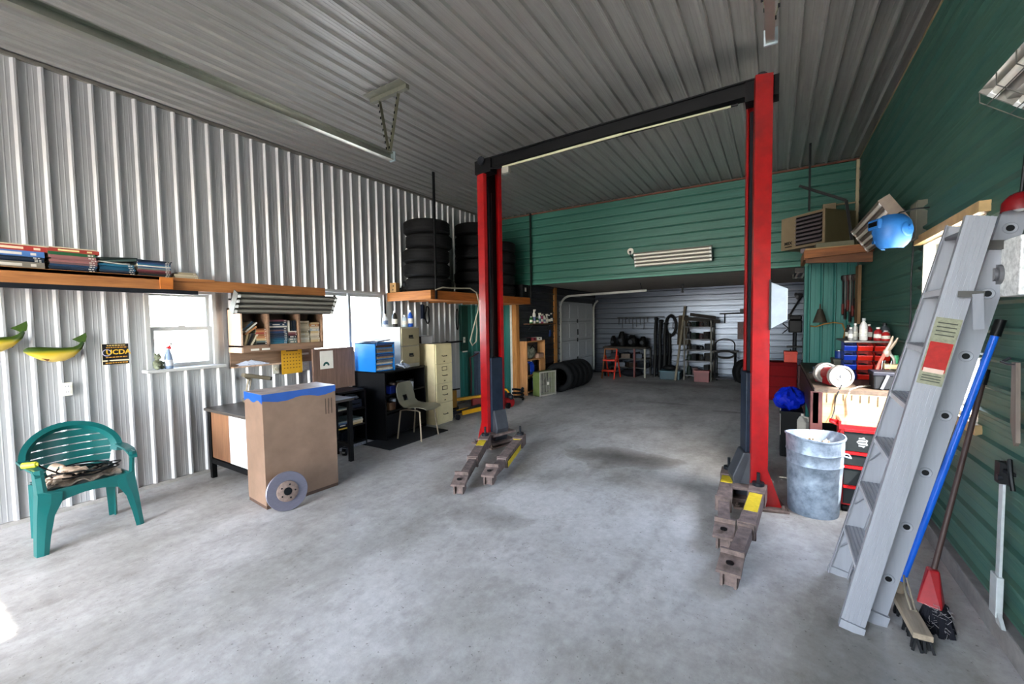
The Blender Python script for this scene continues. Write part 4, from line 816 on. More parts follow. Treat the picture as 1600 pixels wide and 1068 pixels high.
rows = [[(-.11+.22*i/7+.012*math.sin(3*j), -.07+.14*j/6, .03+.06*abs(math.sin(i*1.4+j*.9))*math.sin(math.pi*(i+.6)/8.2)) for j in range(7)] for i in range(8)]
junk('plastic_wrap', (-4.56, 4.26, .946), 'crumpled clear grey plastic on the black bookcase beside the blue sorter', 'plastic', [('crumpled_film', MB().sheet(rows, .02, (0, 0, 1)), M('9aa0a8', .25, 0, .3, 20), 20), ('twist_tie', MB().tube([(-.02, 0, .07), (0, .01, .11), (.03, 0, .12)], .006), OFFW, 1)], 10)
junk('storage_box', (-4.46, 7.47, 2.0885), 'black box with a white tag at the far corner of the loft', 'box', [('box_body', MB().box(-.12, -.12, 0, .12, .12, .26), DARK, 0), ('box_tag', MB().box(.12, -.03, .12, .122, .03, .2), OFFW, 0)])
# ---------------------------------------------------------------- tan shell chair on its mat
mt_ = obj('floor_mat', MB().box(-4.62, 3.6, .0, -4.10, 4.72, .012), M('3c3d40', .8, 0, .3, 9, .2, (1, 6, 1)), label='black ribbed rubber mat on the floor under the tan chair', cat='mat', bv=.004)
tc_ = T('shell_chair', 'tan grey plastic shell chair with thin metal legs in front of the black bookcase', 'chair', (-4.22, 4.22, .012), 8)
SHL = M('8b8878', .4, 0, .06)
prof = [(-.25, .76), (-.245, .70), (-.225, .58), (-.2, .50), (-.16, .445), (-.08, .42), (.04, .425), (.16, .435), (.24, .425), (.265, .405)]
wid = [.13, .175, .19, .18, .185, .20, .205, .20, .19, .175]
hole = lambda i, j: i in (2,) and 3 <= j <= 5
rows = [[(x - .012*((j-4)/4)**2*(-1 if i < 5 else 0)*2.2 + 0, w_*(j-4)/4, z + (.02*((j-4)/4)**2 if i >= 4 else 0)) for j in range(9)] for i, ((x, z), w_) in enumerate(zip(prof, wid))]
obj('shell', MB().sheet(rows[:3], .006), SHL, tc_, smooth=1); obj('shell_seat', MB().sheet(rows[3:], .006), SHL, tc_, smooth=1)
obj('shell_side', MB().sheet([r[:4] for r in rows[2:4]], .006).sheet([r[5:] for r in rows[2:4]], .006), SHL, tc_, smooth=1)
LGM = M('a59a88', .4, .5, .1)
for s in (-1, 1):
    obj('leg', MB().tube([(-.09, s*.15, .405), (-.16, s*.165, .39), (-.21, s*.18, 0)], .011), LGM, tc_, smooth=1)
    obj('leg', MB().tube([(.10, s*.15, .405), (.16, s*.165, .39), (.20, s*.2, 0)], .011), LGM, tc_, smooth=1)
obj('seat_bar', MB().tube([(-.09, -.15, .405), (.1, -.15, .405)], .01).tube([(-.09, .15, .405), (.1, .15, .405)], .01).tube([(-.08, -.15, .405), (-.08, .15, .405)], .01), LGM, tc_, smooth=1)

# ---------------------------------------------------------------- tire loft
lf = W('tire_loft', 'pine storage loft hung from the ceiling in the corner behind the left post', 'loft', (-4.8, 6.15, 1.95))
LX, LY0, LY1 = -4.31, 4.64, 7.64
obj('front_board', MB().box(LW+.03, LY0, 1.95, LX, LY0+.04, 2.085), PINEX, lf, bv=.002); obj('side_board', MB().box(LX-.04, LY0+.04, 1.95, LX, LY1, 2.085), wood('9c5f2a', 'aa6c34', 1), lf, bv=.002)
for k in range(6): obj('joist', MB().box(LW+.03, 5.1+k*.48, 1.95, LX-.04, 5.14+k*.48, 2.07), PINEX, lf)
obj('deck', MB().box(LW+.03, LY0+.04, 2.07, LX-.04, LY1, 2.088), wood('86683f', '937449', 0), lf)
for x, y in ((LX+.015, LY0+.1), (LX+.015, LY1-.02)): obj('hanger_rod', MB().box(x-.014, y-.014, 1.955, x+.014, y+.014, CZ+.015), BLACK, lf)
def tire(loc, R, w_, lbl, grp, flat=True, rim=False, rz=0):
    t = T('tire', lbl, 'tire', loc, rz, grp); h = w_/2
    pr = [(R*.60, -h*.72), (R*.66, -h*.95), (R*.80, -h), (R*.93, -h*.88), (R*.985, -h*.7), (R, -h*.3), (R, h*.3), (R*.985, h*.7), (R*.93, h*.88), (R*.80, h), (R*.66, h*.95), (R*.60, h*.72), (R*.63, 0)]
    tr = MB(); n = 40
    mx = Matrix.Translation((0, 0, h)) if flat else Matrix.Translation((0, 0, R)) @ Matrix.Rotation(math.radians(90), 4, 'X')
    obj('carcass', MB().lathe(pr, n=n, closed=True).xf(mx), RUBBER, t, smooth=50)
    for k in range(4):
        z = -h*.55 + h*1.1*k/3; obj('tread_rib', MB().lathe([(R*.99, z-h*.12), (R*1.008, z-h*.10), (R*1.008, z+h*.10), (R*.99, z+h*.12)], n=n).xf(mx), RUBBER, t, smooth=40)
    return t
tA = tire((-4.72, 5.04, 2.089), .36, .222, 'bottom tire of the near five-high stack on the loft', 'tires stacked on the loft')
random.seed(4)
for k, nm in enumerate(('second', 'third', 'fourth', 'fifth and topmost')): dup(tA, (-4.72+random.uniform(-.025, .02), 5.04+random.uniform(-.02, .02), 2.089+.2225*(k+1)), random.uniform(0, 90), '%s tire of the near five-high stack on the loft' % nm)
tB = tire((-4.68, 6.2, 2.089), .34, .21, 'bottom tire of the tall middle stack on the loft', 'tires stacked on the loft')
for k, nm in enumerate(('second', 'third', 'fourth', 'fifth', 'sixth and topmost')): dup(tB, (-4.68+random.uniform(-.03, .02), 6.2+random.uniform(-.02, .02), 2.089+.2105*(k+1)), random.uniform(0, 90), '%s tire of the tall middle stack on the loft' % nm)
for k, nm in enumerate(('bottom', 'second', 'third', 'fourth', 'topmost')): dup(tB, (-4.66+random.uniform(-.02, .01), 6.95+random.uniform(-.02, .02), 2.089+.2105*k), random.uniform(0, 90), '%s tire of the far stack on the loft by the green header' % nm)
wb = T('wooden_block', 'pale drilled wooden block on the near corner of the loft', 'block', (-5.13, 4.70, 2.0885), 8)
obj('block', MB().box(-.06, -.045, 0, .06, .045, .15), wood('a8875c', 'b6956a', 2), wb, bv=.003); obj('drill_hole', MB().cyl((0, -.046, .04), (0, -.02, .04), .012, n=10).cyl((.01, -.046, .1), (.01, -.02, .1), .012, n=10), DARK, wb)
junk('engine_part', (-5.0, 4.80, 2.089), 'dark cast engine part beside the wooden block on the loft', 'engine part', [('casting', MB().ell((0, 0, .07), (.07, .055, .07)).cyl((-.05, 0, .04), (-.10, 0, .04), .04, n=12), M('22211f', .6, .4, .3), 1), ('flange', MB().cyl((.03, -.03, .1), (.05, -.06, .15), .035, n=12), STEELD, 1)])
ac = [(LX+.02, 4.72, 2.09), (LX+.05, 4.85, 2.13), (LX+.03, 5.2, 2.14), (LX+.03, 5.55, 2.16), (LX+.03, 5.72, 2.1), (LX+.02, 5.80, 1.93), (LX-.07, 5.88, 1.78), (LX-.12, 5.86, 1.6), (LX-.13, 5.79, 1.42), (LX-.14, 5.74, 1.28), (LX-.14, 5.80, 1.2), (LX-.13, 5.9, 1.26), (LX-.13, 5.93, 1.45), (LX-.12, 5.9, 1.7)]
obj('air_hose', MB().tube(ac, .011, 8), M('a9a292', .5), smooth=1, label='pale grey air hose drooping from the loft edge behind the left post', cat='hose')

# ---------------------------------------------------------------- corner under the loft
bp_ = W('breaker_panel', 'dark green electrical panel door on the green metal by the left post', 'panel', (-5.23, 6.56, 1.03))
obj('panel_box', MB().box(LW+.02, 6.46, 1.03, LW+.06, 6.66, 1.93), M('1c4f47', .45, .1, .1), bp_, bv=.003); obj('light_switch', MB().box(LW+.06, 6.5, 1.2, LW+.066, 6.56, 1.31), OFFW, bp_); obj('toggle', MB().box(LW+.066, 6.525, 1.245, LW+.074, 6.535, 1.265), DARK, bp_)
obj('panel_tag', MB().box(LW+.06, 6.47, 1.01, LW+.063, 6.62, 1.035), OFFW, bp_)
obj('hanging_belt', MB().tube([(LW+.05, 5.52+.05*math.sin(2*math.pi*k/20)*(1+.3*math.sin(k)), 1.74+.15*math.cos(2*math.pi*k/20)) for k in range(21)], .012), DARK, smooth=1, label='black drive belt hanging under the loft on the ribbed wall', cat='belt')
obj('hanging_rag', MB().sheet([[(LW+.04+.02*math.sin(j*1.3), 5.36+.035*j/1.0, 1.92-.05*i+.01*math.sin(j*2)) for j in range(4)] for i in range(6)], .01), M('1e2c48', .8, 0, .3), smooth=1, label='dark blue rag hanging on the ribbed wall under the loft', cat='rag')
obj('hanging_belt', MB().tube([(LW+.05, 6.34+.035*math.sin(2*math.pi*k/20), 1.66+.2*math.cos(2*math.pi*k/20)) for k in range(21)], .012), DARK, smooth=1, label='black belt hanging at the edge of the green metal behind the cream cabinet', cat='belt')
jn = W('engine_stand', 'black metal stand frame between the cream cabinet and the green metal', 'stand', (-4.9, 5.6, 0))
obj('upright', MB().bar((-4.85, 5.45, 0), (-4.85, 5.5, 1.25), .035, .035), BLACK, jn); obj('upright', MB().bar((-4.98, 5.75, 0), (-4.98, 5.75, 1.27), .03, .03), BLACK, jn)
obj('cross_bar', MB().bar((-4.85, 5.48, 1.25), (-4.8, 5.95, 1.26), .03, .03).bar((-4.86, 5.48, .42), (-4.84, 5.9, .40), .025, .025), BLACK, jn); obj('shelf_plate', MB().box(-4.95, 5.5, .1, -4.78, 5.75, .4), M('a07a35', .7, 0, .15), jn)
fj = W('floor_jack', 'low yellow floor jack on the floor beside the cream filing cabinet', 'floor jack', (-4.5, 5.75, 0))
YJ = M('d0a21f', .45, .1, .15)
obj('frame', MB().bar((-4.52, 5.42, .10), (-4.30, 6.25, .12), .03, .07).bar((-4.38, 5.40, .10), (-4.18, 6.2, .12), .03, .07), YJ, fj, bv=.005)
obj('lift_arm', MB().bar((-4.36, 5.95, .14), (-4.56, 5.35, .09), .07, .05), STEELD, fj); obj('saddle', MB().cyl((-4.55, 5.38, .11), (-4.55, 5.38, .14), .05, n=16), STEELD, fj, smooth=1)
for x, y in ((-4.55, 5.34), (-4.40, 5.31), (-4.32, 6.2), (-4.16, 6.16)): obj('wheel', MB().cyl((x-.018, y, .045), (x+.018, y, .045), .045, n=16), STEELD, fj, smooth=1)
obj('handle_socket', MB().cyl((-4.24, 6.2, .14), (-4.2, 6.32, .2), .03, n=12), RED, fj, smooth=1)
fj2 = W('floor_jack', 'second yellow jack with a red body lying behind the first by the green metal', 'floor jack', (-4.75, 6.1, 0))
obj('frame', MB().bar((-4.92, 5.85, .2), (-4.62, 6.35, .22), .08, .05), YJ, fj2, bv=.005); obj('jack_body', MB().bar((-4.72, 6.1, .12), (-4.5, 6.4, .12), .12, .16), M('8a2a22', .5), fj2, bv=.01)
for x, y in ((-4.9, 5.86), (-4.55, 6.42)): obj('wheel', MB().cyl((x-.03, y, .05), (x+.03, y, .05), .05, n=16), STEELD, fj2, smooth=1)
gp = W('folded_creeper', 'pale blue grey mechanic creeper leaning upright against the green metal', 'creeper', (-4.95, 6.7, 0))
obj('pad', MB().box(-5.03, 6.6, .0, -4.87, 6.66, 1.03), M('8d98a8', .5, 0, .1), gp, bv=.015)
for k in range(3): obj('slat', MB().box(-5.03+.055*k, 6.59, .14, -4.99+.055*k, 6.6, 1.0), M('6f7b8e', .5), gp)
obj('strap', MB().tube([(-4.9, 6.58, 1.0), (-5.1, 6.56, .9), (-5.05, 6.54, .6), (-5.08, 6.55, .2)], .012), M('7d3a45', .6), gp, smooth=1)
cp = W('air_compressor', 'small red and black compressor with a yellow handle behind the left post', 'compressor', (-4.3, 6.6, 0))
obj('tank', MB().cyl((-4.42, 6.62, .1), (-4.14, 6.55, .1), .085, n=18), M('8a1a1e', .45, 0, .1), cp, smooth=1); obj('motor', MB().cyl((-4.36, 6.6, .22), (-4.2, 6.57, .22), .06, n=16).ell((-4.16, 6.56, .2), .055), STEELD, cp, smooth=1)
obj('carry_handle', MB().tube([(-4.42, 6.62, .2), (-4.42, 6.62, .31), (-4.28, 6.59, .33), (-4.2, 6.56, .28)], .018), YJ, cp, smooth=1)
for x in (-4.40, -4.16): obj('wheel', MB().cyl((x-.02, 6.47, .055), (x+.02, 6.47, .055), .055, n=16), BLACK, cp, smooth=1)
hh = W('shop_vacuum_hose', 'black coiled hose on the floor at the foot of the wooden rack', 'hose', (-4.5, 7.3, 0))
obj('coil', MB().tube([(-4.42+.11*math.cos(k*.5), 7.25+.1*math.sin(k*.5), .03+.006*k) for k in range(34)], .022), DARK, hh, smooth=1); obj('hose_end', MB().cyl((-4.33, 7.25, .2), (-4.28, 7.2, .26), .03, n=12), STEELD, hh, smooth=1)

# wooden rack, fan, tires on the floor, wall shelf of bottles
wr = W('wooden_rack', 'pine storage rack with a broad side plank beside the box fan', 'rack', (-4.55, 8.15, 0))
RK = wood('a97f55', 'b98e62', 2)
obj('side', MB().box(BX+.01, 7.80, 0, -4.52, 7.83, 1.17), RK, wr); obj('side', MB().box(BX+.01, 8.62, 0, -4.52, 8.65, 1.17), RK, wr)
for z in (1.14, .74, .40, .05): obj('shelf', MB().box(BX+.01, 7.83, z, -4.53, 8.62, z+.03), wood('a97f55', 'b98e62', 1), wr)
obj('corner_plank', MB().box(-4.545, 8.4, .43, -4.52, 8.62, .74), RK, wr)
def jug(loc, col, lbl, rz=0, s=1.):
    t = T('jug', lbl, 'jug', loc, rz, None)
    obj('jug_body', MB().box(-.06*s, -.075*s, 0, .06*s, .075*s, .19*s).add([V(p)*s for p in ((-.06, -.075, .19), (.06, -.075, .19), (.06, .075, .19), (-.06, .075, .19), (-.03, .02, .25), (.03, .02, .25), (.03, .065, .25), (-.03, .065, .25))], [(0, 1, 5, 4), (1, 2, 6, 5), (2, 3, 7, 6), (3, 0, 4, 7), (4, 5, 6, 7)]), M(col, .35, 0, .06), t, bv=.008)
    obj('jug_handle', MB().tube([V(p)*s for p in ((0, -.06, .19), (0, -.06, .245), (0, .02, .245))], .013*s), M(col, .35, 0, .06), t, smooth=1); obj('cap', MB().cyl(V((0, .043, .25))*s, V((0, .043, .285))*s, .02*s, n=12), OFFW, t, smooth=1)
jug((-4.62, 8.1, .43), '1c4fb5', 'bright blue jug on the middle shelf of the pine rack', 0, 1.1); jug((-4.62, 7.93, .43), '3e454d', 'grey jug beside the blue one in the pine rack', 0, 1.)
jug((-4.62, 7.98, .08), '23262c', 'black jug on the bottom shelf of the pine rack', 0, 1.); jug((-4.62, 8.2, .08), '1c2f6b', 'dark blue jug on the bottom shelf of the pine rack', 0, 1.)
junk('camo_bag', (-4.62, 8.12, .77), 'mottled grey green bag stuffed in the top shelf of the pine rack', 'bag', [('bag_body', MB().ell((0, 0, .14), (.08, .2, .14)).ell((.0, -.1, .2), (.06, .1, .1)), M('4c5348', .85, 0, .5, 14, .4, None, '8d8d80'), 1), ('bag_handle', MB().tube([(.05, -.1, .22), (.08, -.03, .3), (.06, .08, .24)], .012), DARK, 1)])
junk('cardboard_box', (-4.60, 8.46, .77), 'small pinkish box at the far end of the pine rack top shelf', 'box', [('box_body', MB().box(-.06, -.12, 0, .07, .12, .1), M('a88a78', .7, 0, .1), 0), ('box_lid', MB().box(-.063, -.123, .08, .073, .123, .105), M('937464', .7), 0)])
for k, (y, c_, nm) in enumerate(((7.9, '1c1d20', 'black'), (8.15, '9a4a55', 'dull pink'), (8.4, 'c9c6be', 'white'))): junk('parts_case', (-4.61, y, 1.171), '%s case on top of the pine rack' % nm, 'case', [('case_body', MB().box(-.08, -.1, 0, .08, .1, .07), M(c_, .5, 0, .1), 0), ('case_latch', MB().box(.08, -.02, .025, .087, .02, .05), STEELD, 0)], random.uniform(-10, 10))
fn = T('box_fan', 'old green-sided box fan with a pale grille on the floor beside the pine rack', 'fan', (-4.17, 8.0, 0), -14)
FG = M('6f7b4b', .5, .1, .12)
obj('fan_case', MB().box(-.14, -.26, .015, .05, -.235, .53).box(-.14, .235, .015, .05, .26, .53).box(-.14, -.26, .505, .05, .26, .53).box(-.14, -.26, .015, .05, .26, .04), FG, fn)
obj('front_frame', win_frame(MB(), 0, .05, .06, -.265, .265, .01, .535, .028), M('b5b2a6', .45, .3, .08), fn)
for k in range(14): obj('grille_bar', MB().box(.052, -.235+.0345*k, .03, .057, -.228+.0345*k, .51), M('b5b2a6', .45, .3, .08), fn)
for k in range(2): obj('cross_bar', MB().box(.048, -.24, .18+.18*k, .051, .24, .184+.18*k), STEELD, fn)
obj('badge', MB().cb((.06, 0, .27), (.006, .06, .06)), OFFW, fn); obj('back_panel', MB().box(-.14, -.24, .04, -.135, .24, .51), DARK, fn)
for k in range(5):
    a = 2*math.pi*k/5; obj('fan_blade', MB().sheet([[(-.05+.02*j, (.05+.16*i)*math.cos(a+.35*j), .27+(.05+.16*i)*math.sin(a+.35*j)) for j in range(3)] for i in range(2)], .003), M('55584f', .5), fn)
for s in (-.2, .2): obj('foot', MB().box(-.12, s-.02, 0, .05, s+.02, .018), BLACK, fn)
tF = tire((-4.14, 8.62, 0), .33, .235, 'nearest upright tire of the row on the floor behind the box fan', 'tires standing in a row on the floor', flat=False, rz=6)
for k, nm in enumerate(('second', 'third', 'fourth', 'farthest')): dup(tF, (-4.135+.012*k, 8.87+.25*k, 0), 6+random.uniform(-1, 1), '%s upright tire of the row on the floor by the garage door' % nm)
ws = W('bottle_shelf', 'small wooden wall shelf holding spray bottles above the pine rack', 'shelf', (-4.53, 8.65, 1.52))
obj('shelf_board', MB().box(BX+.01, 8.0, 1.53, -4.55, 9.3, 1.55), wood('6d5038', '7a5b41', 1), ws); obj('bracket', MB().bar((BX+.02, 8.2, 1.4), (-4.57, 8.2, 1.53), .02, .02).bar((BX+.02, 9.1, 1.4), (-4.57, 9.1, 1.53), .02, .02), STEELD, ws)
random.seed(2)
for k, (y, c_, nm, h_, sp_) in enumerate(((8.18, '3c7d4a', 'green', .16, 0), (8.32, 'd8d6d0', 'tall white', .30, 1), (8.45, '2f6a47', 'dark green', .15, 0), (8.56, 'c9ccd0', 'pale grey', .22, 1), (8.68, 'a34b6d', 'pink', .2, 1), (8.80, 'd8d6d0', 'short white', .18, 0), (8.92, 'b7b7b0', 'stone grey', .2, 1), (9.05, '1c1d20', 'black', .2, 0), (9.17, '2b3745', 'navy', .24, 0))):
    bottle((-4.62, y, 1.5505), c_, '%s bottle on the wall shelf above the pine rack' % nm, .04, h_, 'd9d5cc', 'bottles on the wall shelf above the pine rack', bool(sp_))
hg = obj('hanging_glove', MB().ell((BX+.05, 9.22, 1.3), (.02, .06, .09)).ell((BX+.05, 9.16, 1.26), (.016, .02, .04)), M('173a6b', .6), smooth=1, label='blue glove hanging under the bottle shelf by the wooden post', cat='glove')

# ---------------------------------------------------------------- overhead door tracks near the camera
for nm, x, lbl in (('a', -3.2, 'long galvanised overhead door track hanging from the ceiling above the left wall'), ('b', -.05, 'galvanised overhead door track end near the top of the right lift post')):
    t = W('overhead_track', lbl, 'door track', (x, .6, 3.2), 'overhead tracks of the front door')
    obj('track_channel', MB().box(x-.02, -3.5, 3.19, x-.012, 2.95, 3.26).box(x-.012, -3.5, 3.19, x+.025, 2.95, 3.197).box(x-.012, -3.5, 3.253, x+.025, 2.95, 3.26), M('a9aaa2', .32, .85, .1, 5), t)
    ang = MB()
    ang.bar((x-.12, 2.91, CZ-.0), (x, 2.91, 3.25), .035, .004, (1, 0, 0)).bar((x+.16, 2.91, CZ-.0), (x+.01, 2.91, 3.25), .035, .004, (1, 0, 0))
    obj('strut', ang, M('9b9a86', .4, .7, .2), t)
    pn = MB()
    for k in range(9):
        f = k/9; pn.cb((x+.16-.15*f, 2.888, CZ-.04-.55*f), (.012, .004, .022)).cb((x-.12+.12*f, 2.888, CZ-.04-.55*f), (.012, .004, .022))
    obj('strut_hole', pn, DARK, t, kind='stuff')
    obj('ceiling_angle', MB().box(x-.22, 2.88, CZ-.05, x+.28, 2.92, CZ-.005).box(x-.22, 2.8, CZ-.01, x+.28, 2.92, CZ-.003), M('8f8f84', .4, .7, .2), t)
    obj('end_plate', MB().box(x-.03, 2.94, 3.18, x+.04, 2.955, 3.27), M('b9c6cc', .35, .7, .1), t)

# ---------------------------------------------------------------- heater in the corner
GAL2 = BEIGE
ht = T('unit_heater', 'beige gas unit heater with dark louvres hung in the corner above the wooden bracket', 'heater', (.52, 6.70, 2.535), 0)
mH = Matrix.Rotation(math.radians(137.8), 4, 'Z')     # local +x runs from the near corner along the grille face
Lh, Dh, Hh = .62, .52, .44
HB = M('8f816a', .5, .1, .08)
obj('cabinet', MB().box(.0, .0, 0, Lh, -Dh, Hh).xf(mH), M('6f6850', .5, .1, .08), ht, bv=.006)
obj('front_bezel', MB().box(0, 0, 0, Lh, .012, .03).box(0, 0, Hh-.03, Lh, .012, Hh).box(0, 0, .03, .03, .012, Hh-.03).box(.40, 0, .03, Lh, .012, Hh-.03).xf(mH), HB, ht)
obj('dark_opening', MB().box(.03, .001, .03, .40, .004, Hh-.03).xf(mH), BLACK, ht)
for k in range(7):
    z = .055 + k*.052
    obj('louver', MB().add([(.035, .004, z+.018), (.395, .004, z+.018), (.395, .04, z-.012), (.035, .04, z-.012), (.035, .004, z+.022), (.395, .004, z+.022), (.395, .042, z-.008), (.035, .042, z-.008)], [(0, 1, 2, 3), (4, 7, 6, 5), (0, 4, 5, 1), (2, 6, 7, 3), (0, 3, 7, 4), (1, 5, 6, 2)]).xf(mH), M('8f8688', .4, .2, .1), ht)
lt = text('lettering', 'MIIX', .058, BLACK, (0, 0, 0), (-1, 0, 0), (0, 0, 1), ht, .0008, .002)
for o_ in [lt]: o_.data.transform(Matrix.Translation((.51, .0135, .085))); o_.data.transform(mH)
obj('small_print', MB().box(.455, .012, .032, .56, .0135, .046).xf(mH), BLACK, ht)
obj('rear_housing', MB().box(.1, -Dh, .06, Lh-.1, -Dh-.12, Hh-.08).xf(mH), M('4b4a42', .5, .2), ht)
obj('gas_valve', MB().box(.3, -.1, -.06, .42, -.2, 0).xf(mH), M('9a8f92', .4, .4), ht)
obj('hanger_strut', MB().bar((-.17, .05, .44), (-.17, .05, 1.30), .024, .024).bar((-.28, .05, .78), (.2, -.02, .5), .03, .03, (0, 0, 1)).bar((.2, -.02, .5), (.27, .0, -.02), .03, .03, (1, 0, 0)), BLACK, ht)
jb = W('vent_box', 'small cream vent box on the green header behind the heater', 'box', (.62, 7.6, 2.98))
obj('box_body', MB().box(.55, 7.5, 2.98, .70, 7.68, 3.2), M('a3957a', .5), jb, bv=.004); obj('box_cover', MB().box(.56, 7.49, 3.0, .69, 7.5, 3.18), M('97896e', .5), jb); obj('conduit', MB().cyl((.7, 7.6, 3.19), (.93, 7.6, 3.19), .012, n=8), M('a3957a', .5), jb)
hbk = W('heater_bracket', 'wooden cantilever bracket under the unit heater', 'bracket', (.62, 6.7, 2.28))
obj('front_board', MB().prism([(.29, 6.42, 2.33), (.29, 6.42, 2.43), (RW-.01, 6.42, 2.45), (RW-.01, 6.42, 2.36)], (0, 0, 0), (0, .04, 0)), wood('8a5a32', '9a683c', 0), hbk)
obj('under_brace', MB().prism([(.31, 6.48, 2.28), (.31, 6.48, 2.34), (RW-.01, 6.48, 2.37), (RW-.01, 6.48, 2.24)], (0, 0, 0), (0, .04, 0)), wood('6b4526', '7a5230', 0), hbk)
obj('side_board', MB().box(.29, 6.46, 2.32, .33, 7.3, 2.43), wood('8a5a32', '9a683c', 1), hbk); obj('top_sheet', MB().box(.30, 6.43, 2.43, RW-.01, 7.3, 2.452), wood('a58a63', 'b59a72', 0), hbk)
obj('heater_foot', MB().box(.42, 6.6, 2.452, .8, 6.9, 2.53), M('7b7a66', .6, 0, .1), hbk)

# welding helmet hanging on the fixture bracket
wh = T('welding_helmet', 'blue welding helmet hanging on the green wall under the fluorescent fixture', 'helmet', (.73, 4.2, 2.10), 0)
BLH = M('2f6fa6', .5, 0, .12, 5, 0, None, '3a7bb2')
mW = Matrix.Rotation(math.radians(-128), 4, 'Z')   # local +x becomes the front, facing the camera
rows = []
for i in range(11):
    z = .0 + .285*i/10; rr = (.07, .098, .115, .122, .125, .127, .127, .124, .117, .10, .07)[i]; r_ = []
    for j in range(15):
        a = math.radians(-112 + 224*j/14); fx_ = 1.12 if abs(a) < .9 else 1.; r_.append((rr*1.05*math.cos(a)*fx_, rr*math.sin(a)*1.02, z))
    rows.append(r_)
wh.scale = (.86, .86, .86)
obj('shell', MB().sheet(rows, .004).xf(mW), BLH, wh, smooth=60)
fr = obj('lens_frame', MB().box(.118, -.07, .17, .152, .07, .255).xf(mW @ Matrix.Rotation(math.radians(-30), 4, 'Z')), BLH, wh, bv=.008)
obj('lens', MB().box(.150, -.055, .195, .1545, .055, .235).xf(mW @ Matrix.Rotation(math.radians(-30), 4, 'Z')), BLACK, fr)
obj('chin_vent', MB().box(.125, -.02, .05, .14, .02, .075).xf(mW @ Matrix.Rotation(math.radians(-35), 4, 'Z')), M('2c6a9e', .4), wh)
for q in (-1, 1): obj('pivot_knob', MB().cyl((.01, q*.122, .16), (.01, q*.14, .16), .025, n=16).xf(mW), BLH, wh, smooth=1)
obj('ear_dish', MB().lathe([(.0, .012), (.05, .010), (.062, .004), (.066, 0)], (.02, .118, .15), (.12, 1, .05), 24).xf(mW), BLH, wh, smooth=1)
obj('hook', MB().tube([(.0, .02, .27), (.05, .03, .31), (.15, .04, .33), (.24, .05, .33)], .006), STEELD, wh, smooth=1)
jp = W('wall_plate', 'grey electrical box on the green wall behind the welding helmet', 'electrical box', (.94, 4.62, 2.2))
obj('box_body', MB().box(.93, 4.52, 2.2, RW+.02, 4.72, 2.5), M('67675c', .5, .2), jp); obj('box_cover', MB().box(.925, 4.53, 2.21, .93, 4.71, 2.49), M('77776a', .5, .2), jp); obj('power_cord', MB().tube([(.94, 4.65, 2.2), (.945, 4.72, 1.9), (.945, 4.7, 1.6), (.945, 4.75, 1.3)], .006), BLACK, jp, smooth=1)

# ---------------------------------------------------------------- ladders, brooms, bar on the right wall
LA = M('9fa0a5', .42, .3, .04, 5, 0, (6, 6, .4), 'a3a4a9'); LA2 = M('97989e', .42, .3, .04, 5, 0, (6, 6, .4), '9b9ca2')
def lerp(a, b, t): return V(a)*(1-t)+V(b)*t
sl = W('step_ladder', 'folded aluminium step ladder with grooved treads and hollow rear rungs leaning on the green wall', 'ladder', (.36, 2.93, 0))
b0, t0 = V((.345, 2.665, 0)), V((.755, 2.665, 2.03)); b1, t1 = V((.345, 3.215, 0)), V((.80, 3.12, 2.06))
def rail(p, q, mat, nm, w_=.098, flange=.028, s=1, groove=True):
    d = (q-p).normalized(); y = V((0, 1, 0)); xx = d.cross(y).normalized()*-1
    if xx[0] < 0: xx = -xx
    mb = MB().bar(p, q, w_, .004, (0, 1, 0))
    for sg in (-1, 1): mb.bar(p+xx*sg*(w_/2-.002)+y*s*flange/2, q+xx*sg*(w_/2-.002)+y*s*flange/2, .004, flange, (0, 1, 0))
    o_ = obj(nm, mb, mat, sl)
    if groove:
        for k in range(5): 
            u = xx*(-.032+.016*k); g = MB().bar(p+u-y*s*.0045, q+u-y*s*.0045, .008, .005, (0, 1, 0)); obj('rail_groove', g, mat, o_)
    return o_, d, xx
r0, d0, x0_ = rail(b0, t0, LA, 'side_rail', s=1); r1, d1, x1_ = rail(b1, t1, LA, 'side_rail', s=-1, groove=False)
TR = M('b9b9bd', .45, .1, .08)
for k, z in enumerate((.33, .62, .90, 1.175, 1.45, 1.72)):
    f0 = z/2.03; f1 = z/2.06; p = lerp(b0, t0, f0); q = lerp(b1, t1, f1)
    tr = obj('tread', MB().add([p+V((-.05, .004, 0)), q+V((-.05, -.004, 0)), q+V((.045, -.004, 0)), p+V((.045, .004, 0)), p+V((-.05, .004, -.028)), q+V((-.05, -.004, -.028)), q+V((.045, -.004, -.028)), p+V((.045, .004, -.028))], [(0, 1, 2, 3), (4, 7, 6, 5), (0, 4, 5, 1), (2, 6, 7, 3), (0, 3, 7, 4), (1, 5, 6, 2)]), TR, sl)
    for j in range(5):
        u = V((-.042+.018*j, 0, .0015)); obj('tread_ridge', MB().bar(p+u+V((0, .005, 0)), q+u-V((0, .005, 0)), .007, .004), LA, tr)
    obj('tread_brace', MB().bar(lerp(b1, t1, f1-.07)+V((-.03, -.006, 0)), q+V((-.0, -.12, -.02)), .012, .004), LA, tr) if k < 3 else None
obj('top_cap', MB().bar(t0+V((-.01, .006, -.06)), t1+V((-.01, -.006, -.06)), .08, .02), M('7a7b80', .5, .3), sl, bv=.004)
for p, q in ((b0, t0), (b1, t1)): obj('foot', MB().bar(p+V((0, 0, .002)), lerp(p, q, .02)+V((0, 0, .002)), .102, .032, (0, 1, 0)), LA, sl)
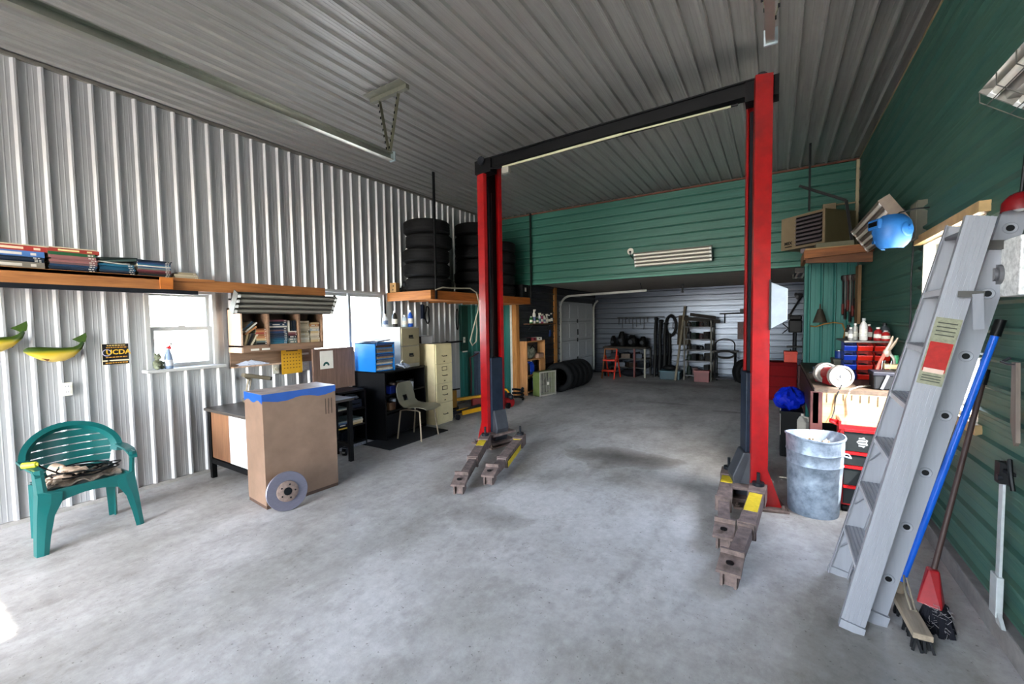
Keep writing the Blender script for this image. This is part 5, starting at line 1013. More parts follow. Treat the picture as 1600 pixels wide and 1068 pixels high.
# label stuck to the near rail
lz = [1.30, 1.42, 1.545]; yy = V((0, -1, 0))
def decal(z0, z1, mat, nm, w_=.088, off=.0074): obj(nm, MB().bar(lerp(b0, t0, z0/2.03)+yy*off, lerp(b0, t0, z1/2.03)+yy*off, w_, .001, (0, 1, 0)), mat, sl)
decal(1.28, 1.585, M('8f8f7c', .5, 0, .25, 60), 'label'); decal(1.34, 1.475, M('a3261d', .45, 0, .2, 40), 'warning_label', .078, .0082); decal(1.335, 1.355, M('c9b3a6', .5), 'label_strip', .07, .0088)
lines = MB()
for k in range(4):
    z = 1.505+k*.018; lines.bar(lerp(b0, t0, z/2.03)+yy*.0085, lerp(b0, t0, (z+.005)/2.03)+yy*.0085, .066, .001, (0, 1, 0))
for k in range(3):
    z = 1.295+k*.012; lines.bar(lerp(b0, t0, z/2.03)+yy*.0085, lerp(b0, t0, (z+.004)/2.03)+yy*.0085, .066, .001, (0, 1, 0))
obj('label_print', lines, M('4b4b40', .5), sl, kind='stuff')
obj('spreader', MB().bar((.683, 2.635, 1.692), (.765, 2.635, 1.688), .028, .006, (0, 1, 0)), M('5f5e5b', .6, .2), sl)
obj('spreader_strap', MB().bar((.743, 2.63, 1.69), (.752, 2.64, 1.535), .034, .006, (0, 1, 0)), LA2, sl)
e0, f0 = V((.455, 2.80, 0)), V((.90, 2.80, 2.06)); e1, f1 = V((.455, 3.19, 0)), V((.90, 3.14, 2.06))
q0, _, _ = rail(e0, f0, LA2, 'rear_rail', .085, .025, 1, False); q1, _, _ = rail(e1, f1, LA2, 'rear_rail', .085, .025, -1, False)
for k in range(7):
    z = .25 + k*.289; p = lerp(e0, f0, z/2.06); q = lerp(e1, f1, z/2.06)
    rg = obj('rung', MB().lathe([(.015, 0), (.0165, 0), (.0165, (q-p).length), (.015, (q-p).length)], p, q-p, 14), LA2, sl, smooth=1)
    obj('rung_collar', MB().lathe([(.014, -.004), (.023, -.005), (.026, -.002), (.026, 0)], p, q-p, 18), LA2, rg, smooth=1); obj('rung_bore', MB().cyl(p-V((0, .0032, 0)), p+V((0, .02, 0)), .0145, n=16), BLACK, rg)
obj('foot', MB().bar(e0, lerp(e0, f0, .03), .10, .04, (0, 1, 0)), LA2, sl); obj('foot', MB().bar(e1, lerp(e1, f1, .03), .10, .04, (0, 1, 0)), LA2, sl)
obj('rail_guide', MB().bar(lerp(e0, f0, .93)+V((-.06, -.012, 0)), lerp(e0, f0, .925)+V((.06, -.012, 0)), .02, .04, (0, 0, 1)), M('5a5855', .6, .2), sl)
bm_ = W('push_broom', 'push broom with a bright blue handle leaning on the green wall', 'broom', (.62, 3.0, 0))
hp0, hp1 = V((.588, 3.0, .10)), V((.923, 3.0, 1.545))
obj('handle', MB().cyl(hp0, hp1, .0155, n=14), M('1f7ae0', .35, 0, .05), bm_, smooth=1); obj('grip', MB().cyl(hp1-(hp1-hp0)*.035, hp1+(hp1-hp0)*.02, .021, n=14), BLACK, bm_, smooth=1)
obj('broom_head', MB().bar((.585, 3.05, .085), (.615, 2.66, .07), .075, .03), wood('8f8272', 'a09382', 1), bm_, bv=.004)
br = MB(); random.seed(6)
for k in range(70):
    t = k/69; x = .585+.03*t+random.uniform(-.028, .028); y = 3.045-.38*t; z = .075-.012*t; br.tube([(x, y, z), (x+random.uniform(-.02, .03), y+random.uniform(-.02, .02)-.02*t, .003)], .007, 4)
obj('bristles', br, DARK, bm_, kind='stuff')
obj('socket', MB().cyl((.585, 3.0, .08), (.602, 3.0, .16), .022, n=14), M('8f8272', .7), bm_, smooth=1); obj('brace_wire', MB().tube([(.615, 2.985, .19), (.63, 2.91, .1), (.625, 2.84, .095), (.605, 2.83, .1), (.595, 2.91, .16), (.605, 2.985, .2)], .005, 6), M('a89f8e', .5, .4), bm_, smooth=1)
rb = W('red_broom', 'old broom with a dark wooden handle and a red dusty head by the wall', 'broom', (.76, 3.15, 0))
hp0, hp1 = V((.715, 2.97, .26)), V((.905, 3.1, 1.25))
obj('handle', MB().cyl(hp0, hp1, .012, n=12), M('4a3630', .6, 0, .2), rb, smooth=1)
obj('hanging_cap', MB().cyl(hp1-(hp1-hp0)*.01, hp1+(hp1-hp0)*.07, .017, n=12), BLACK, rb, smooth=1)
obj('broom_head', MB().add([(.69, 2.94, .28), (.735, 2.94, .28), (.735, 2.99, .28), (.69, 2.99, .28), (.63, 2.87, .13), (.72, 2.83, .13), (.75, 2.91, .13), (.66, 2.95, .13)], [(0, 1, 2, 3), (4, 7, 6, 5), (0, 4, 5, 1), (1, 5, 6, 2), (2, 6, 7, 3), (3, 7, 4, 0)]), M('96141f', .45, 0, .2, 12), rb, bv=.008)
br = MB()
for k in range(170):
    u = random.random(); v = random.random(); x = .66+.07*u+.03*v; y = 2.86-.03*u+.08*v; br.tube([(x, y, .13), (x+random.uniform(-.02, .02)+(u-.5)*.04, y-.01+random.uniform(-.015, .02), .004)], .009, 4)
obj('bristles', br, M('22222a', .85, 0, .3), rb, kind='stuff')
ds = MB()
for k in range(40):
    x = .67+.07*random.random(); y = 2.83+.03*random.random(); z = .03+.13*random.random(); ds.tube([(x, y-.02, z), (x+random.uniform(-.03, .03), y-.03+random.uniform(-.02, .02), z+random.uniform(-.02, .03))], .0012, 3)
obj('dust_fluff', ds, M('8f8b8b', .9), rb, kind='stuff')
pb_ = W('gauge_bar', 'tall white steel gauge bar with a slanted foot leaning on the green wall', 'gauge', (.93, 2.9, .11))
PW = M('b9bcbc', .4, .3, .12, 20)
obj('bar', MB().box(.925, 2.895, .19, .935, 2.935, .9), PW, pb_); obj('sliding_jaw', MB().box(.915, 2.885, .14, .94, 2.96, .34), PW, pb_, bv=.003)
obj('slanted_foot', MB().prism([(.92, 2.94, .18), (.92, 2.90, .18), (.92, 2.83, .117), (.92, 2.89, .117)], (0, 0, 0), (.015, 0, 0)), PW, pb_)
obj('fixed_jaw', MB().box(.915, 2.80, .86, .935, 2.93, .875).box(.905, 2.87, .80, .94, 2.925, .90), DARK, pb_); obj('thumb_screw', MB().cyl((.9, 2.88, .83), (.915, 2.88, .83), .014, n=12), STEELD, pb_, smooth=1)
obj('trigger_clamp', MB().tube([(.93, 2.86, .9), (.92, 2.82, .93), (.915, 2.79, .86), (.92, 2.78, .80)], .009), BLACK, smooth=1, label='black spring clamp hooked on the wall beside the white gauge bar', cat='clamp')
hk = W('hand_saw', 'old tool with a grey brown wooden blade hanging from a hook on the green wall', 'tool', (.93, 2.8, 1.0))
obj('wooden_blade', MB().prism([(.925, 2.86, 1.38), (.925, 2.82, 1.38), (.925, 2.79, 1.02), (.925, 2.81, 1.0), (.925, 2.85, 1.1)], (0, 0, 0), (.015, 0, 0)), wood('6d625b', '7d726a', 2), hk)
obj('hook', MB().tube([(RW-.01, 2.98, 1.39), (.93, 2.98, 1.37), (.93, 2.90, 1.365), (.93, 2.83, 1.37)], .006), STEELD, hk, smooth=1)
ob = W('paint_splattered_box', 'white paint-splattered electrical box with a round dial at the right edge', 'electrical box', (.9, 2.82, 1.7))
obj('box_body', MB().box(.86, 2.62, 1.68, RW, 2.93, 1.93), M('cfcfcd', .5, 0, .3, 40, 0, None, 'dededc'), ob, bv=.006); obj('dial', MB().cyl((.845, 2.80, 1.78), (.86, 2.80, 1.78), .045, n=20).cyl((.835, 2.8, 1.78), (.845, 2.8, 1.78), .03, n=16), M('77777a', .4, .3), ob, smooth=1)
obj('box_cable', MB().tube([(.93, 2.93, 1.9), (.94, 3.0, 1.93), (.95, 3.05, 1.92)], .008), OFFW, ob, smooth=1)
rl = W('trouble_light', 'dark red work lamp hood hanging by its cord at the right edge', 'work lamp', (.9, 2.84, 2.02))
obj('lamp_hood', MB().lathe([(.06, 0), (.057, .04), (.036, .07), (.015, .08)], (.90, 2.76, 2.05), (0, 0, 1), 20), M('7a0f1a', .4), rl, smooth=1); obj('lamp_cord', MB().tube([(.90, 2.76, 2.12), (.91, 2.76, 2.3), (.93, 2.74, 2.5), (.94, 2.6, 2.8)], .007), BLACK, rl, smooth=1); obj('lamp_bulb', MB().ell((.90, 2.76, 2.075), .028), WHITE, rl, smooth=1)

# ---------------------------------------------------------------- garbage can
gc = T('garbage_can', 'dented galvanised garbage can beside the red tool chest', 'garbage can', (.28, 4.2, 0), 0)
prof = [(0, .012), (.165, .012), (.172, .0), (.176, .02), (.186, .30), (.19, .40), (.1955, .41), (.191, .42), (.194, .50), (.2, .51), (.196, .52), (.198, .62), (.206, .625), (.207, .637), (.198, .64), (.192, .62), (.165, .03), (0, .03)]
mb = MB().lathe(prof, n=48)
for p in mb.v:
    a = math.atan2(p[1], p[0]); k = 1+.028*math.sin(3*a+1)*max(0, (p[2]-.2)/.44)+.012*math.sin(7*a+p[2]*6)*min(1, p[2]*3); p[0] *= k; p[1] *= k; p[2] += .012*math.sin(2*a+.5)*max(0, p[2]-.4)/.24
obj('can_body', mb, GALV, gc, smooth=35)
random.seed(9)
ra = MB()
for k in range(9): 
    x, y = random.uniform(-.09, .09), random.uniform(-.09, .09); ra.sheet([[(x+.1*(i/3-.5)+.01*math.sin(j), y+.1*(j/3-.5), .55+.03*math.sin(i*1.7+j+k)+.004*k) for j in range(4)] for i in range(4)], .003)
obj('trash', ra, M('b9a98f', .8, 0, .25, 12), gc, kind='stuff', label='crumpled paper and card filling the can')
obj('paint_smear', MB().lathe([(.2025, .53), (.204, .60)], n=48).xf(Matrix.Identity(4)), M('8fa0b6', .4, .6), gc) if False else None
s_ = obj('can_handle', MB().tube([(.19, -.05, .5), (.235, -.045, .49), (.235, .045, .49), (.19, .05, .5)], .006), GALV, gc, smooth=1)

# ---------------------------------------------------------------- workbench and tool chest
wbn = W('workbench', 'cluttered workbench with a notched pale plank front under the bench window', 'workbench', (.62, 5.8, 0))
obj('front_plank', MB().box(.30, 4.56, .67, .95, 4.60, .935), wood('9c8460', 'ad956f', 0), wbn)
nb = MB(); random.seed(12)
for k in range(11): 
    x = .33+k*.057; nb.box(x, 4.555, .935-random.uniform(.05, .10), x+.006, 4.5595, .93)
obj('plank_notch', nb, M('4a3a2a', .8), wbn, kind='stuff')
obj('bench_top', MB().box(.30, 4.56, .935, .95, 7.1, .97), wood('4d4034', '5c4d3f', 1), wbn); 
obj('side_board', MB().box(.29, 4.55, .66, .33, 7.1, .935), M('4c241f', .6, 0, .25), wbn)
for y in (4.60, 7.0): obj('leg', MB().box(.27, y-.05, 0, .36, y+.05, .94), M('4a1f1c', .65, 0, .3, 8), wbn, bv=.004)
obj('leg', MB().box(.86, 6.95, 0, .94, 7.05, .94), M('5a2420', .55, 0, .3, 8), wbn); obj('low_shelf', MB().box(.32, 5.2, .2, .94, 7.0, .23), wood('4d4034', '5c4d3f', 1), wbn)
tcst = W('tool_chest', 'red tool chest with black drawer fronts under the bench plank', 'tool chest', (.68, 4.42, 0))
CR = M('a0161c', .35, 0, .12, 6, 0, None, 'b32026')
obj('chest_body', MB().box(.46, 4.30, .06, .93, 4.54, .70), CR, tcst, bv=.005)
obj('top_tray', MB().box(.47, 4.32, .70, .92, 4.52, .715), M('8a8d92', .3, .8), tcst); obj('tray_rim', MB().box(.45, 4.285, .69, .94, 4.30, .725).box(.45, 4.30, .69, .465, 4.54, .75), CR, tcst)
BK = M('2b2f31', .45, .1, .25, 9)
for z0, z1 in ((.515, .675), (.40, .49), (.235, .375), (.08, .21)):
    d = obj('drawer', MB().box(.485, 4.283, z0, .925, 4.31, z1), BK, tcst, bv=.003); obj('drawer_pull', MB().box(.485, 4.272, z1-.0, .925, 4.29, z1+.018), CR, d)
    if z0 > .5:
        random.seed(1)
        for cxx in (.60, .70):
            obj('emblem', MB().prism([(cxx+.038*math.cos(a)*(1 if i % 2 else .72), 4.283, .595+.045*math.sin(a)*(1 if i % 2 else .8)) for i, a in enumerate([2*math.pi*k/14 for k in range(14)])], (0, -.001, 0), (0, .001, 0)), M('85888b', .5), d, label='grey emblem')
            for k in range(3): obj('emblem_line', MB().box(cxx-.03, 4.2812, .57+.022*k, cxx+.022, 4.282, .576+.022*k), BK, d)
obj('paper_tag', MB().box(.60, 4.281, .27, .68, 4.283, .36), OFFW, tcst)
for x, y in ((.5, 4.33), (.9, 4.33), (.5, 4.5), (.9, 4.5)): obj('caster', MB().cyl((x-.015, y, .03), (x+.015, y, .03), .03, n=14), BLACK, tcst, smooth=1)
obj('red_clamp', MB().tube([(.40, 4.35, .73), (.47, 4.32, .70), (.44, 4.33, .62)], .012).bar((.40, 4.35, .74), (.46, 4.40, .72), .03, .03), CR, smooth=1, label='red lever clamp on the corner of the tool chest', cat='clamp')
gr = W('bench_grinder', 'red bench grinder with two pale wheels on the front corner of the workbench', 'bench grinder', (.45, 4.78, .97))
GR = M('8c1a22', .4, 0, .15)
mA = V((.455, 4.87, 1.065)); dr = V((.34, -.94, 0)).normalized()
obj('motor', MB().cyl(mA-dr*.09, mA+dr*.09, .062, n=20), GR, gr, smooth=1); obj('base', MB().bar(mA-dr*.06-V((0, 0, .055)), mA+dr*.08-V((0, 0, .055)), .12, .07), GR, gr, bv=.006)
for s in (-1, 1):
    c0 = mA+dr*(.13*s); st_ = 1 if s > 0 else -1
    w_ = obj('grinding_wheel', MB().cyl(c0-dr*.013, c0+dr*.013, .078, n=28), M('8f8a84', .8, 0, .1, 30), gr, smooth=1)
    obj('wheel_flange', MB().cyl(c0+dr*.0, c0+dr*(.019*st_), .038, n=20).cyl(c0, c0+dr*(.03*st_), .014, n=6), CHROME, w_, smooth=1)
    obj('wheel_guard', MB().lathe([(.083, -.025), (.098, -.025), (.098, .025), (.083, .025)], c0, dr, 28, True), M('a39d95', .5, .1), w_, smooth=1)
obj('grinder_cord', MB().tube([(.5, 4.66, 1.0), (.48, 4.57, .98), (.45, 4.545, .9), (.44, 4.545, .78), (.42, 4.5, .72)], .005), BLACK, gr, smooth=1)
obj('pale_cord', MB().tube([(.74, 4.85, .985), (.62, 4.7, .985), (.55, 4.57, .975), (.525, 4.548, .9), (.535, 4.548, .76)], .006), M('8d8577', .6), smooth=1, label='pale cable looping over the front plank of the workbench', cat='cable')
vc = W('bench_vise', 'dark red vise on the left end of the workbench behind the grinder', 'vise', (.36, 5.1, .97))
obj('vise_body', MB().box(.33, 5.0, .972, .47, 5.15, 1.08), M('6a1820', .5, .2, .2), vc, bv=.012); obj('vise_jaw', MB().box(.31, 4.97, 1.06, .49, 5.0, 1.12).box(.31, 5.02, 1.06, .49, 5.05, 1.12), STEELD, vc, bv=.004); obj('vise_screw', MB().cyl((.40, 5.15, 1.03), (.40, 5.3, 1.03), .018, n=12).cyl((.30, 5.29, 1.03), (.5, 5.29, 1.03), .008, n=8), STEELD, vc, smooth=1)
bxd = W('battery_box', 'black lidded battery box on the workbench front beside the cable', 'box', (.80, 4.78, .97))
obj('box_body', MB().box(.72, 4.68, .972, .90, 4.90, 1.10), DARK, bxd, bv=.012); obj('box_lid', MB().box(.712, 4.672, 1.09, .908, 4.908, 1.125), M('2a2a33', .45, 0, .2), bxd, bv=.008); obj('box_strap', MB().bar((.77, 4.665, .98), (.81, 4.665, 1.1), .02, .006, (0, 1, 0)), M('6d6d72', .5), bxd)
def bin_(x, y, z, w_, d_, h_, col, lbl, grp):
    t = T('parts_bin', lbl, 'bin', (x, y, z), 0, grp); m = M(col, .4, 0, .12, 8)
    obj('bin_body', MB().box(-w_/2, -d_/2, 0, w_/2, d_/2, .005).box(-w_/2, d_/2-.005, 0, w_/2, d_/2, h_).prism([(-w_/2, -d_/2-.02, h_*.55), (-w_/2, -d_/2, 0), (-w_/2, d_/2, 0), (-w_/2, d_/2, h_), (-w_/2, -d_/2+.06, h_)], (0, 0, 0), (.005, 0, 0)).prism([(w_/2-.005, -d_/2-.02, h_*.55), (w_/2-.005, -d_/2, 0), (w_/2-.005, d_/2, 0), (w_/2-.005, d_/2, h_), (w_/2-.005, -d_/2+.06, h_)], (0, 0, 0), (.005, 0, 0)).add([(-w_/2, -d_/2, 0), (w_/2, -d_/2, 0), (w_/2, -d_/2-.02, h_*.55), (-w_/2, -d_/2-.02, h_*.55)], [(0, 1, 2, 3)]), m, t)
    obj('bin_lip', MB().box(-w_/2, -d_/2-.026, h_*.5, w_/2, -d_/2-.016, h_*.6), m, t); obj('bin_contents', MB().ell((0, 0, h_*.35), (w_*.4, d_*.4, h_*.35), 8, 5), M('4a4644', .5, .6, .4, 40), t)
rw_ = W('bin_stand', 'dark stand carrying the red and blue parts bins on the workbench', 'stand', (.78, 5.5, .97))
for x in (.60, .78, .945): obj('upright', MB().box(x-.01, 5.56, .97, x+.01, 5.6, 1.36), STEELD, rw_)
obj('stand_top', MB().box(.58, 5.28, 1.345, .96, 5.9, 1.36), M('77736d', .5, .3, .2), rw_)
for k in range(4): obj('ledge', MB().box(.58, 5.35, .972+.094*k, .955, 5.58, .976+.094*k), STEELD, rw_)
for k, nm in enumerate(('bottom', 'second', 'third', 'top')):
    bin_(.635, 5.44, .977+.094*k, .10, .2, .086, '123f97', 'blue parts bin, %s one of the column on the bench stand' % nm, 'blue parts bins on the bench')
    bin_(.75, 5.44, .977+.094*k, .115, .2, .086, 'c2301f', 'red parts bin, %s one of the column next to the blue bins' % nm, 'red parts bins on the bench')
    bin_(.88, 5.44, .977+.094*k, .115, .2, .086, 'c2301f', 'red parts bin, %s one of the column against the green wall' % nm, 'red parts bins on the bench')
G = 'cans and bottles on the bin stand'
for x, y, c_, h_, r_, nm, cp_ in ((.64, 5.38, '8d8a86', .13, .022, 'slim grey', 'd9d5cc'), (.69, 5.5, 'b7b4ae', .17, .024, 'pale grey', 'e4e0d8'), (.745, 5.42, 'cfcac4', .22, .034, 'tall white', '9a9a98'), (.80, 5.52, '8f1f26', .16, .03, 'dark red', 'e4e0d8'), (.85, 5.38, 'a3262c', .13, .034, 'short red and white', 'd8d6d0'), (.91, 5.45, '55585c', .17, .04, 'wide grey', '2a2b2f'), (.90, 5.33, 'b13030', .10, .034, 'low red', 'd8d6d0'), (.66, 5.7, '3d3a36', .15, .03, 'dark brown', '2a2b2f'), (.72, 5.65, '7c4a2a', .13, .028, 'rust brown', 'd9d5cc')):
    bottle((x, y, 1.361), c_, '%s bottle on top of the bin stand under the green wall' % nm, r_, h_, cp_, G)
pln = W('locking_pliers', 'pale tool with a pink handle standing up in the sun on the workbench', 'tool', (.84, 5.0, 1.1))  # upright pliers, two jaws over two handles
obj('jaw', MB().tube([(.85, 4.99, 1.29), (.875, 4.98, 1.36), (.89, 4.98, 1.42)], .014, 8, [.016, .013, .006]).tube([(.87, 5.0, 1.30), (.905, 4.99, 1.36), (.925, 4.99, 1.405)], .013, 8, [.015, .012, .006]), M('c9b7a4', .4, .4), pln, smooth=1)
obj('tool_body', MB().ell((.855, 5.0, 1.27), (.03, .022, .04)), M('bfb0a2', .4, .3), pln, smooth=1)
obj('handle', MB().tube([(.84, 5.0, 1.26), (.81, 4.99, 1.19), (.785, 4.98, 1.11)], .014, 8), M('c97a6a', .5), pln, smooth=1); obj('handle', MB().tube([(.875, 5.0, 1.26), (.90, 4.99, 1.22), (.905, 4.99, 1.17)], .012, 8), M('b8b2aa', .4, .4), pln, smooth=1)
st2 = W('tool_holder', 'pale wooden tool block with steel rods on the workbench by the window', 'tool holder', (.88, 5.0, .97))
obj('block', MB().box(.83, 4.93, 1.13, .95, 5.06, 1.17), wood('c9b489', 'd6c298', 0), st2)
for x, y in ((.80, 4.95), (.83, 5.04), (.86, 4.95), (.93, 4.95)): obj('rod', MB().cyl((x, y, .972), (x+.02, y, 1.2), .006, n=8), CHROME, st2, smooth=1)
tn = T('tin_can', 'green and white tin can on the wooden tool block', 'can', (.915, 5.02, 1.171)); obj('can_body', MB().lathe([(0, 0), (.025, 0), (.025, .075), (.022, .077), (0, .072)], n=18), M('5fae84', .4, .1, .2), tn, smooth=1); obj('can_rim', MB().lathe([(.0245, .074), (.0265, .076), (.0245, .079)], n=18), CHROME, tn, smooth=1)
gb = W('grey_toolbox', 'grey steel box with a blue can on it at the back of the workbench', 'toolbox', (.68, 6.5, .97))
obj('box_body', MB().box(.60, 6.35, .972, .78, 6.65, 1.08), M('6d6b60', .5, .2, .1), gb, bv=.005); obj('box_lid', MB().box(.595, 6.345, 1.065, .785, 6.655, 1.09), M('77756a', .5, .2), gb)
tn = T('paint_can', 'blue can standing on the grey steel box at the back of the bench', 'can', (.67, 6.5, 1.091)); obj('can_body', MB().lathe([(0, 0), (.045, 0), (.045, .09), (0, .09)], n=20), M('1d4f9e', .4, .1, .2), tn, smooth=1); obj('can_lid', MB().lathe([(.04, .09), (.047, .091), (.047, .098), (.03, .1), (0, .1)], n=20), CHROME, tn, smooth=1)
obj('yellow_cord', MB().tube([(.44, 7.62, 1.47), (.5, 7.58, 1.46), (.6, 7.56, 1.50), (.7, 7.54, 1.52), (.80, 7.52, 1.50), (.83, 7.5, 1.4), (.78, 7.3, 1.2), (.76, 7.1, 1.05)], .009), M('a8803a', .6), smooth=1, label='tan yellow cord strung across the green corner to the bench', cat='cord')
fnl = T('funnel', 'grey dusty metal funnel hanging on the green corner return', 'funnel', (.545, 7.56, 1.52)); obj('cone', MB().lathe([(.085, 0), (.08, .02), (.03, .19), (.012, .20)], n=24), M('5c574c', .6, .3, .3), fnl, smooth=1); obj('spout', MB().lathe([(.013, .195), (.009, .27)], n=12), M('5c574c', .6, .3, .3), fnl, smooth=1)
bdw = obj('backing_plank', MB().box(.92, 7.2, 1.5, .955, 7.42, 2.28), wood('7a6040', '8a6f4c', 2), label='brown plank fixed in the corner behind the hanging tools', cat='plank')
random.seed(31)
for k, (x, L, c_, nm) in enumerate(((.80, .55, '2a2523', 'black open-end wrench'), (.825, .62, '6b6a68', 'grey long wrench'), (.85, .5, '5a2a26', 'rusty red pry bar'), (.875, .66, '77736d', 'pale steel bar'), (.90, .58, '3a3230', 'dark ratchet bar'), (.925, .48, '4a3a2c', 'brown handled bar'))):
    t = T('hanging_tool', '%s hanging in the row of tools on the green corner' % nm, 'tool', (x, 7.52-.02*k, 2.17-L), 0, 'tools hanging on the green corner'); m = M(c_, .5, .4, .2)
    obj('shaft', MB().cyl((0, 0, .0), (0, 0, L-.03), .011, n=8), m, t, smooth=1); obj('tool_head', MB().lathe([(.009, L-.09), (.03, L-.04), (.03, L), (.016, L+.01)], n=10), m, t, smooth=1); obj('grip', MB().cyl((0, 0, .02), (0, 0, .16), .016, n=8), M('2a2523' if k % 2 else '7a2a22', .6), t, smooth=1)
# blue bag on the black bin, white jug
bn2 = W('black_bin', 'black plastic bin between the lift post and the bench leg, under a blue bag', 'bin', (.17, 5.85, 0))
obj('bin_body', MB().box(.06, 5.7, .0, .27, 6.05, .52), DARK, bn2, bv=.01); obj('bin_rim', MB().box(.05, 5.69, .50, .28, 6.06, .53), BLACK, bn2); obj('pale_edge', MB().box(.055, 5.695, .25, .065, 5.72, .56), M('8f8d88', .5), bn2)
rows = []
for i in range(15):
    t = math.pi*i/14; r_ = []
    for j in range(29):
        a = 2*math.pi*(j % 28)/28; k = 1 + .10*math.sin(3*a+2*t) + .07*math.sin(7*a-5*t+1) + .05*math.sin(11*a+9*t)
        r_.append((.15+.15*k*math.sin(t)*math.cos(a), 5.86+.19*k*math.sin(t)*math.sin(a), .655+.12*math.cos(t)*(1+.15*math.sin(4*a+3*t)) + .012*math.sin(9*a)*math.sin(t)))
    rows.append(r_)
obj('plastic_bag', MB().sheet(rows, .003), M('1238c0', .3, 0, .2, 12), smooth=25, label='crumpled bright blue plastic bag on the black bin by the lift post', cat='bag')
jug((.29, 5.62, .30), 'c9c6bd', 'off white jug in front of the rusty bench leg behind the garbage can', 40, .8)
ch_ = W('step_crate', 'dark crate under the off white jug beside the bench leg', 'crate', (.29, 5.62, 0)); 
for z in (.02, .11, .20): obj('slat', MB().box(.21, 5.53, z, .37, 5.54, z+.07).box(.21, 5.70, z, .37, 5.71, z+.07).box(.21, 5.53, z, .22, 5.71, z+.07).box(.36, 5.53, z, .37, 5.71, z+.07), M('3a2c24', .7, 0, .2), ch_)
obj('crate_top', MB().box(.21, 5.53, .285, .37, 5.71, .30), M('3a2c24', .7, 0, .2), ch_)

# ---------------------------------------------------------------- back bay, right part (seen past the red post)
rc = W('red_cabinet', 'dark red tool cabinet in the gloom behind the right lift post', 'cabinet', (.1, 9.3, 0))
obj('cabinet_body', MB().box(-.25, 9.1, .08, .34, 9.6, .78), M('6e0c12', .75, 0, .1, spec=.1), rc, bv=.006)
for z in (.14, .34, .54): obj('drawer', MB().box(-.23, 9.09, z, .32, 9.1, z+.17), M('7a0e15', .7, 0, .1, spec=.1), rc)
for x, y in ((-.2, 9.15), (.3, 9.15), (-.2, 9.55), (.3, 9.55)): obj('caster', MB().cyl((x, y, 0), (x, y, .08), .03, n=10), BLACK, rc)
ot = W('orange_toolbox', 'orange toolbox on the dark red cabinet behind the right post', 'toolbox', (.27, 9.3, .78)); obj('box_body', MB().box(.14, 9.15, .782, .34, 9.45, .93), ORANGE, ot, bv=.006); obj('box_lid', MB().box(.135, 9.145, .92, .345, 9.455, .98), ORANGE, ot, bv=.005); obj('box_handle', MB().tube([(.24, 9.2, .98), (.24, 9.22, 1.01), (.24, 9.38, 1.01), (.24, 9.4, .98)], .008), BLACK, ot, smooth=1)
dp = W('drill_press', 'black drill press standing in the gloom behind the right post', 'drill press', (.33, 10.2, 0))
obj('column', MB().cyl((.33, 10.2, 0), (.33, 10.2, 1.55), .035, n=14), STEELD, dp, smooth=1); obj('base', MB().box(.2, 10.05, 0, .46, 10.4, .05), BLACK, dp); obj('head', MB().box(.22, 9.95, 1.3, .44, 10.35, 1.55), BLACK, dp, bv=.02); obj('table', MB().box(.2, 9.95, 1.0, .46, 10.2, 1.03), BLACK, dp); obj('belt_guard', MB().box(.23, 9.92, 1.55, .43, 10.38, 1.64), BLACK, dp, bv=.02); obj('quill', MB().cyl((.33, 10.02, 1.3), (.33, 10.02, 1.14), .03, n=12), STEELD, dp, smooth=1); obj('feed_handle', MB().tube([(.22, 10.1, 1.38), (.12, 10.05, 1.48)], .01).tube([(.22, 10.1, 1.38), (.12, 10.05, 1.28)], .01), STEELD, dp, smooth=1)
lp = W('swing_lamp', 'dark swing-arm lamp on the far silver wall right of the post', 'lamp', (.3, 12.2, 1.6))
obj('arm', MB().bar((.30, 12.25, 1.68), (.52, 12.15, 2.12), .03, .03), BLACK, lp); obj('lamp_head', MB().lathe([(.03, 0), (.05, .03), (.09, .12)], (.52, 12.12, 2.14), (-.7, -.3, -.3), 16), M('55565a', .5), lp, smooth=1); obj('lamp_base', MB().cyl((.28, 12.2, 1.62), (.28, 12.3, 1.62), .07, n=16), BLACK, lp, smooth=1)
wc = W('parts_cabinet', 'clutter of white bags on a small shelf beside the green corner return', 'shelf', (.52, 9.0, 0))
obj('shelf_frame', MB().box(.42, 8.7, 0, .45, 8.73, 1.25).box(.80, 8.7, 0, .83, 8.73, 1.25).box(.42, 9.3, 0, .45, 9.33, 1.25).box(.80, 9.3, 0, .83, 9.33, 1.25), STEELD, wc)
for z in (.4, .8, 1.2): obj('shelf', MB().box(.41, 8.69, z, .84, 9.34, z+.02), STEELD, wc)
for k, (x, y, z, nm) in enumerate(((.47, 8.78, .822, 'lower near'), (.58, 8.95, .822, 'lower far'), (.47, 9.1, .822, 'lower back'), (.5, 8.78, 1.222, 'upper near'), (.6, 9.0, 1.222, 'upper far'))):
    junk('plastic_bag', (x, y, z), 'grey white plastic bag, %s one on the small shelf past the post' % nm, 'bag', [('bag_body', MB().ell((0, 0, .09), (.06, .07, .09)).ell((.02, .01, .15), (.04, .04, .05)), M('8d8d92', .5, 0, .35, 14), 1), ('knot', MB().lathe([(.02, .18), (.008, .2), (.03, .235)], n=10), M('8d8d92', .5), 1)], k*40, 'white bags on the small shelf')
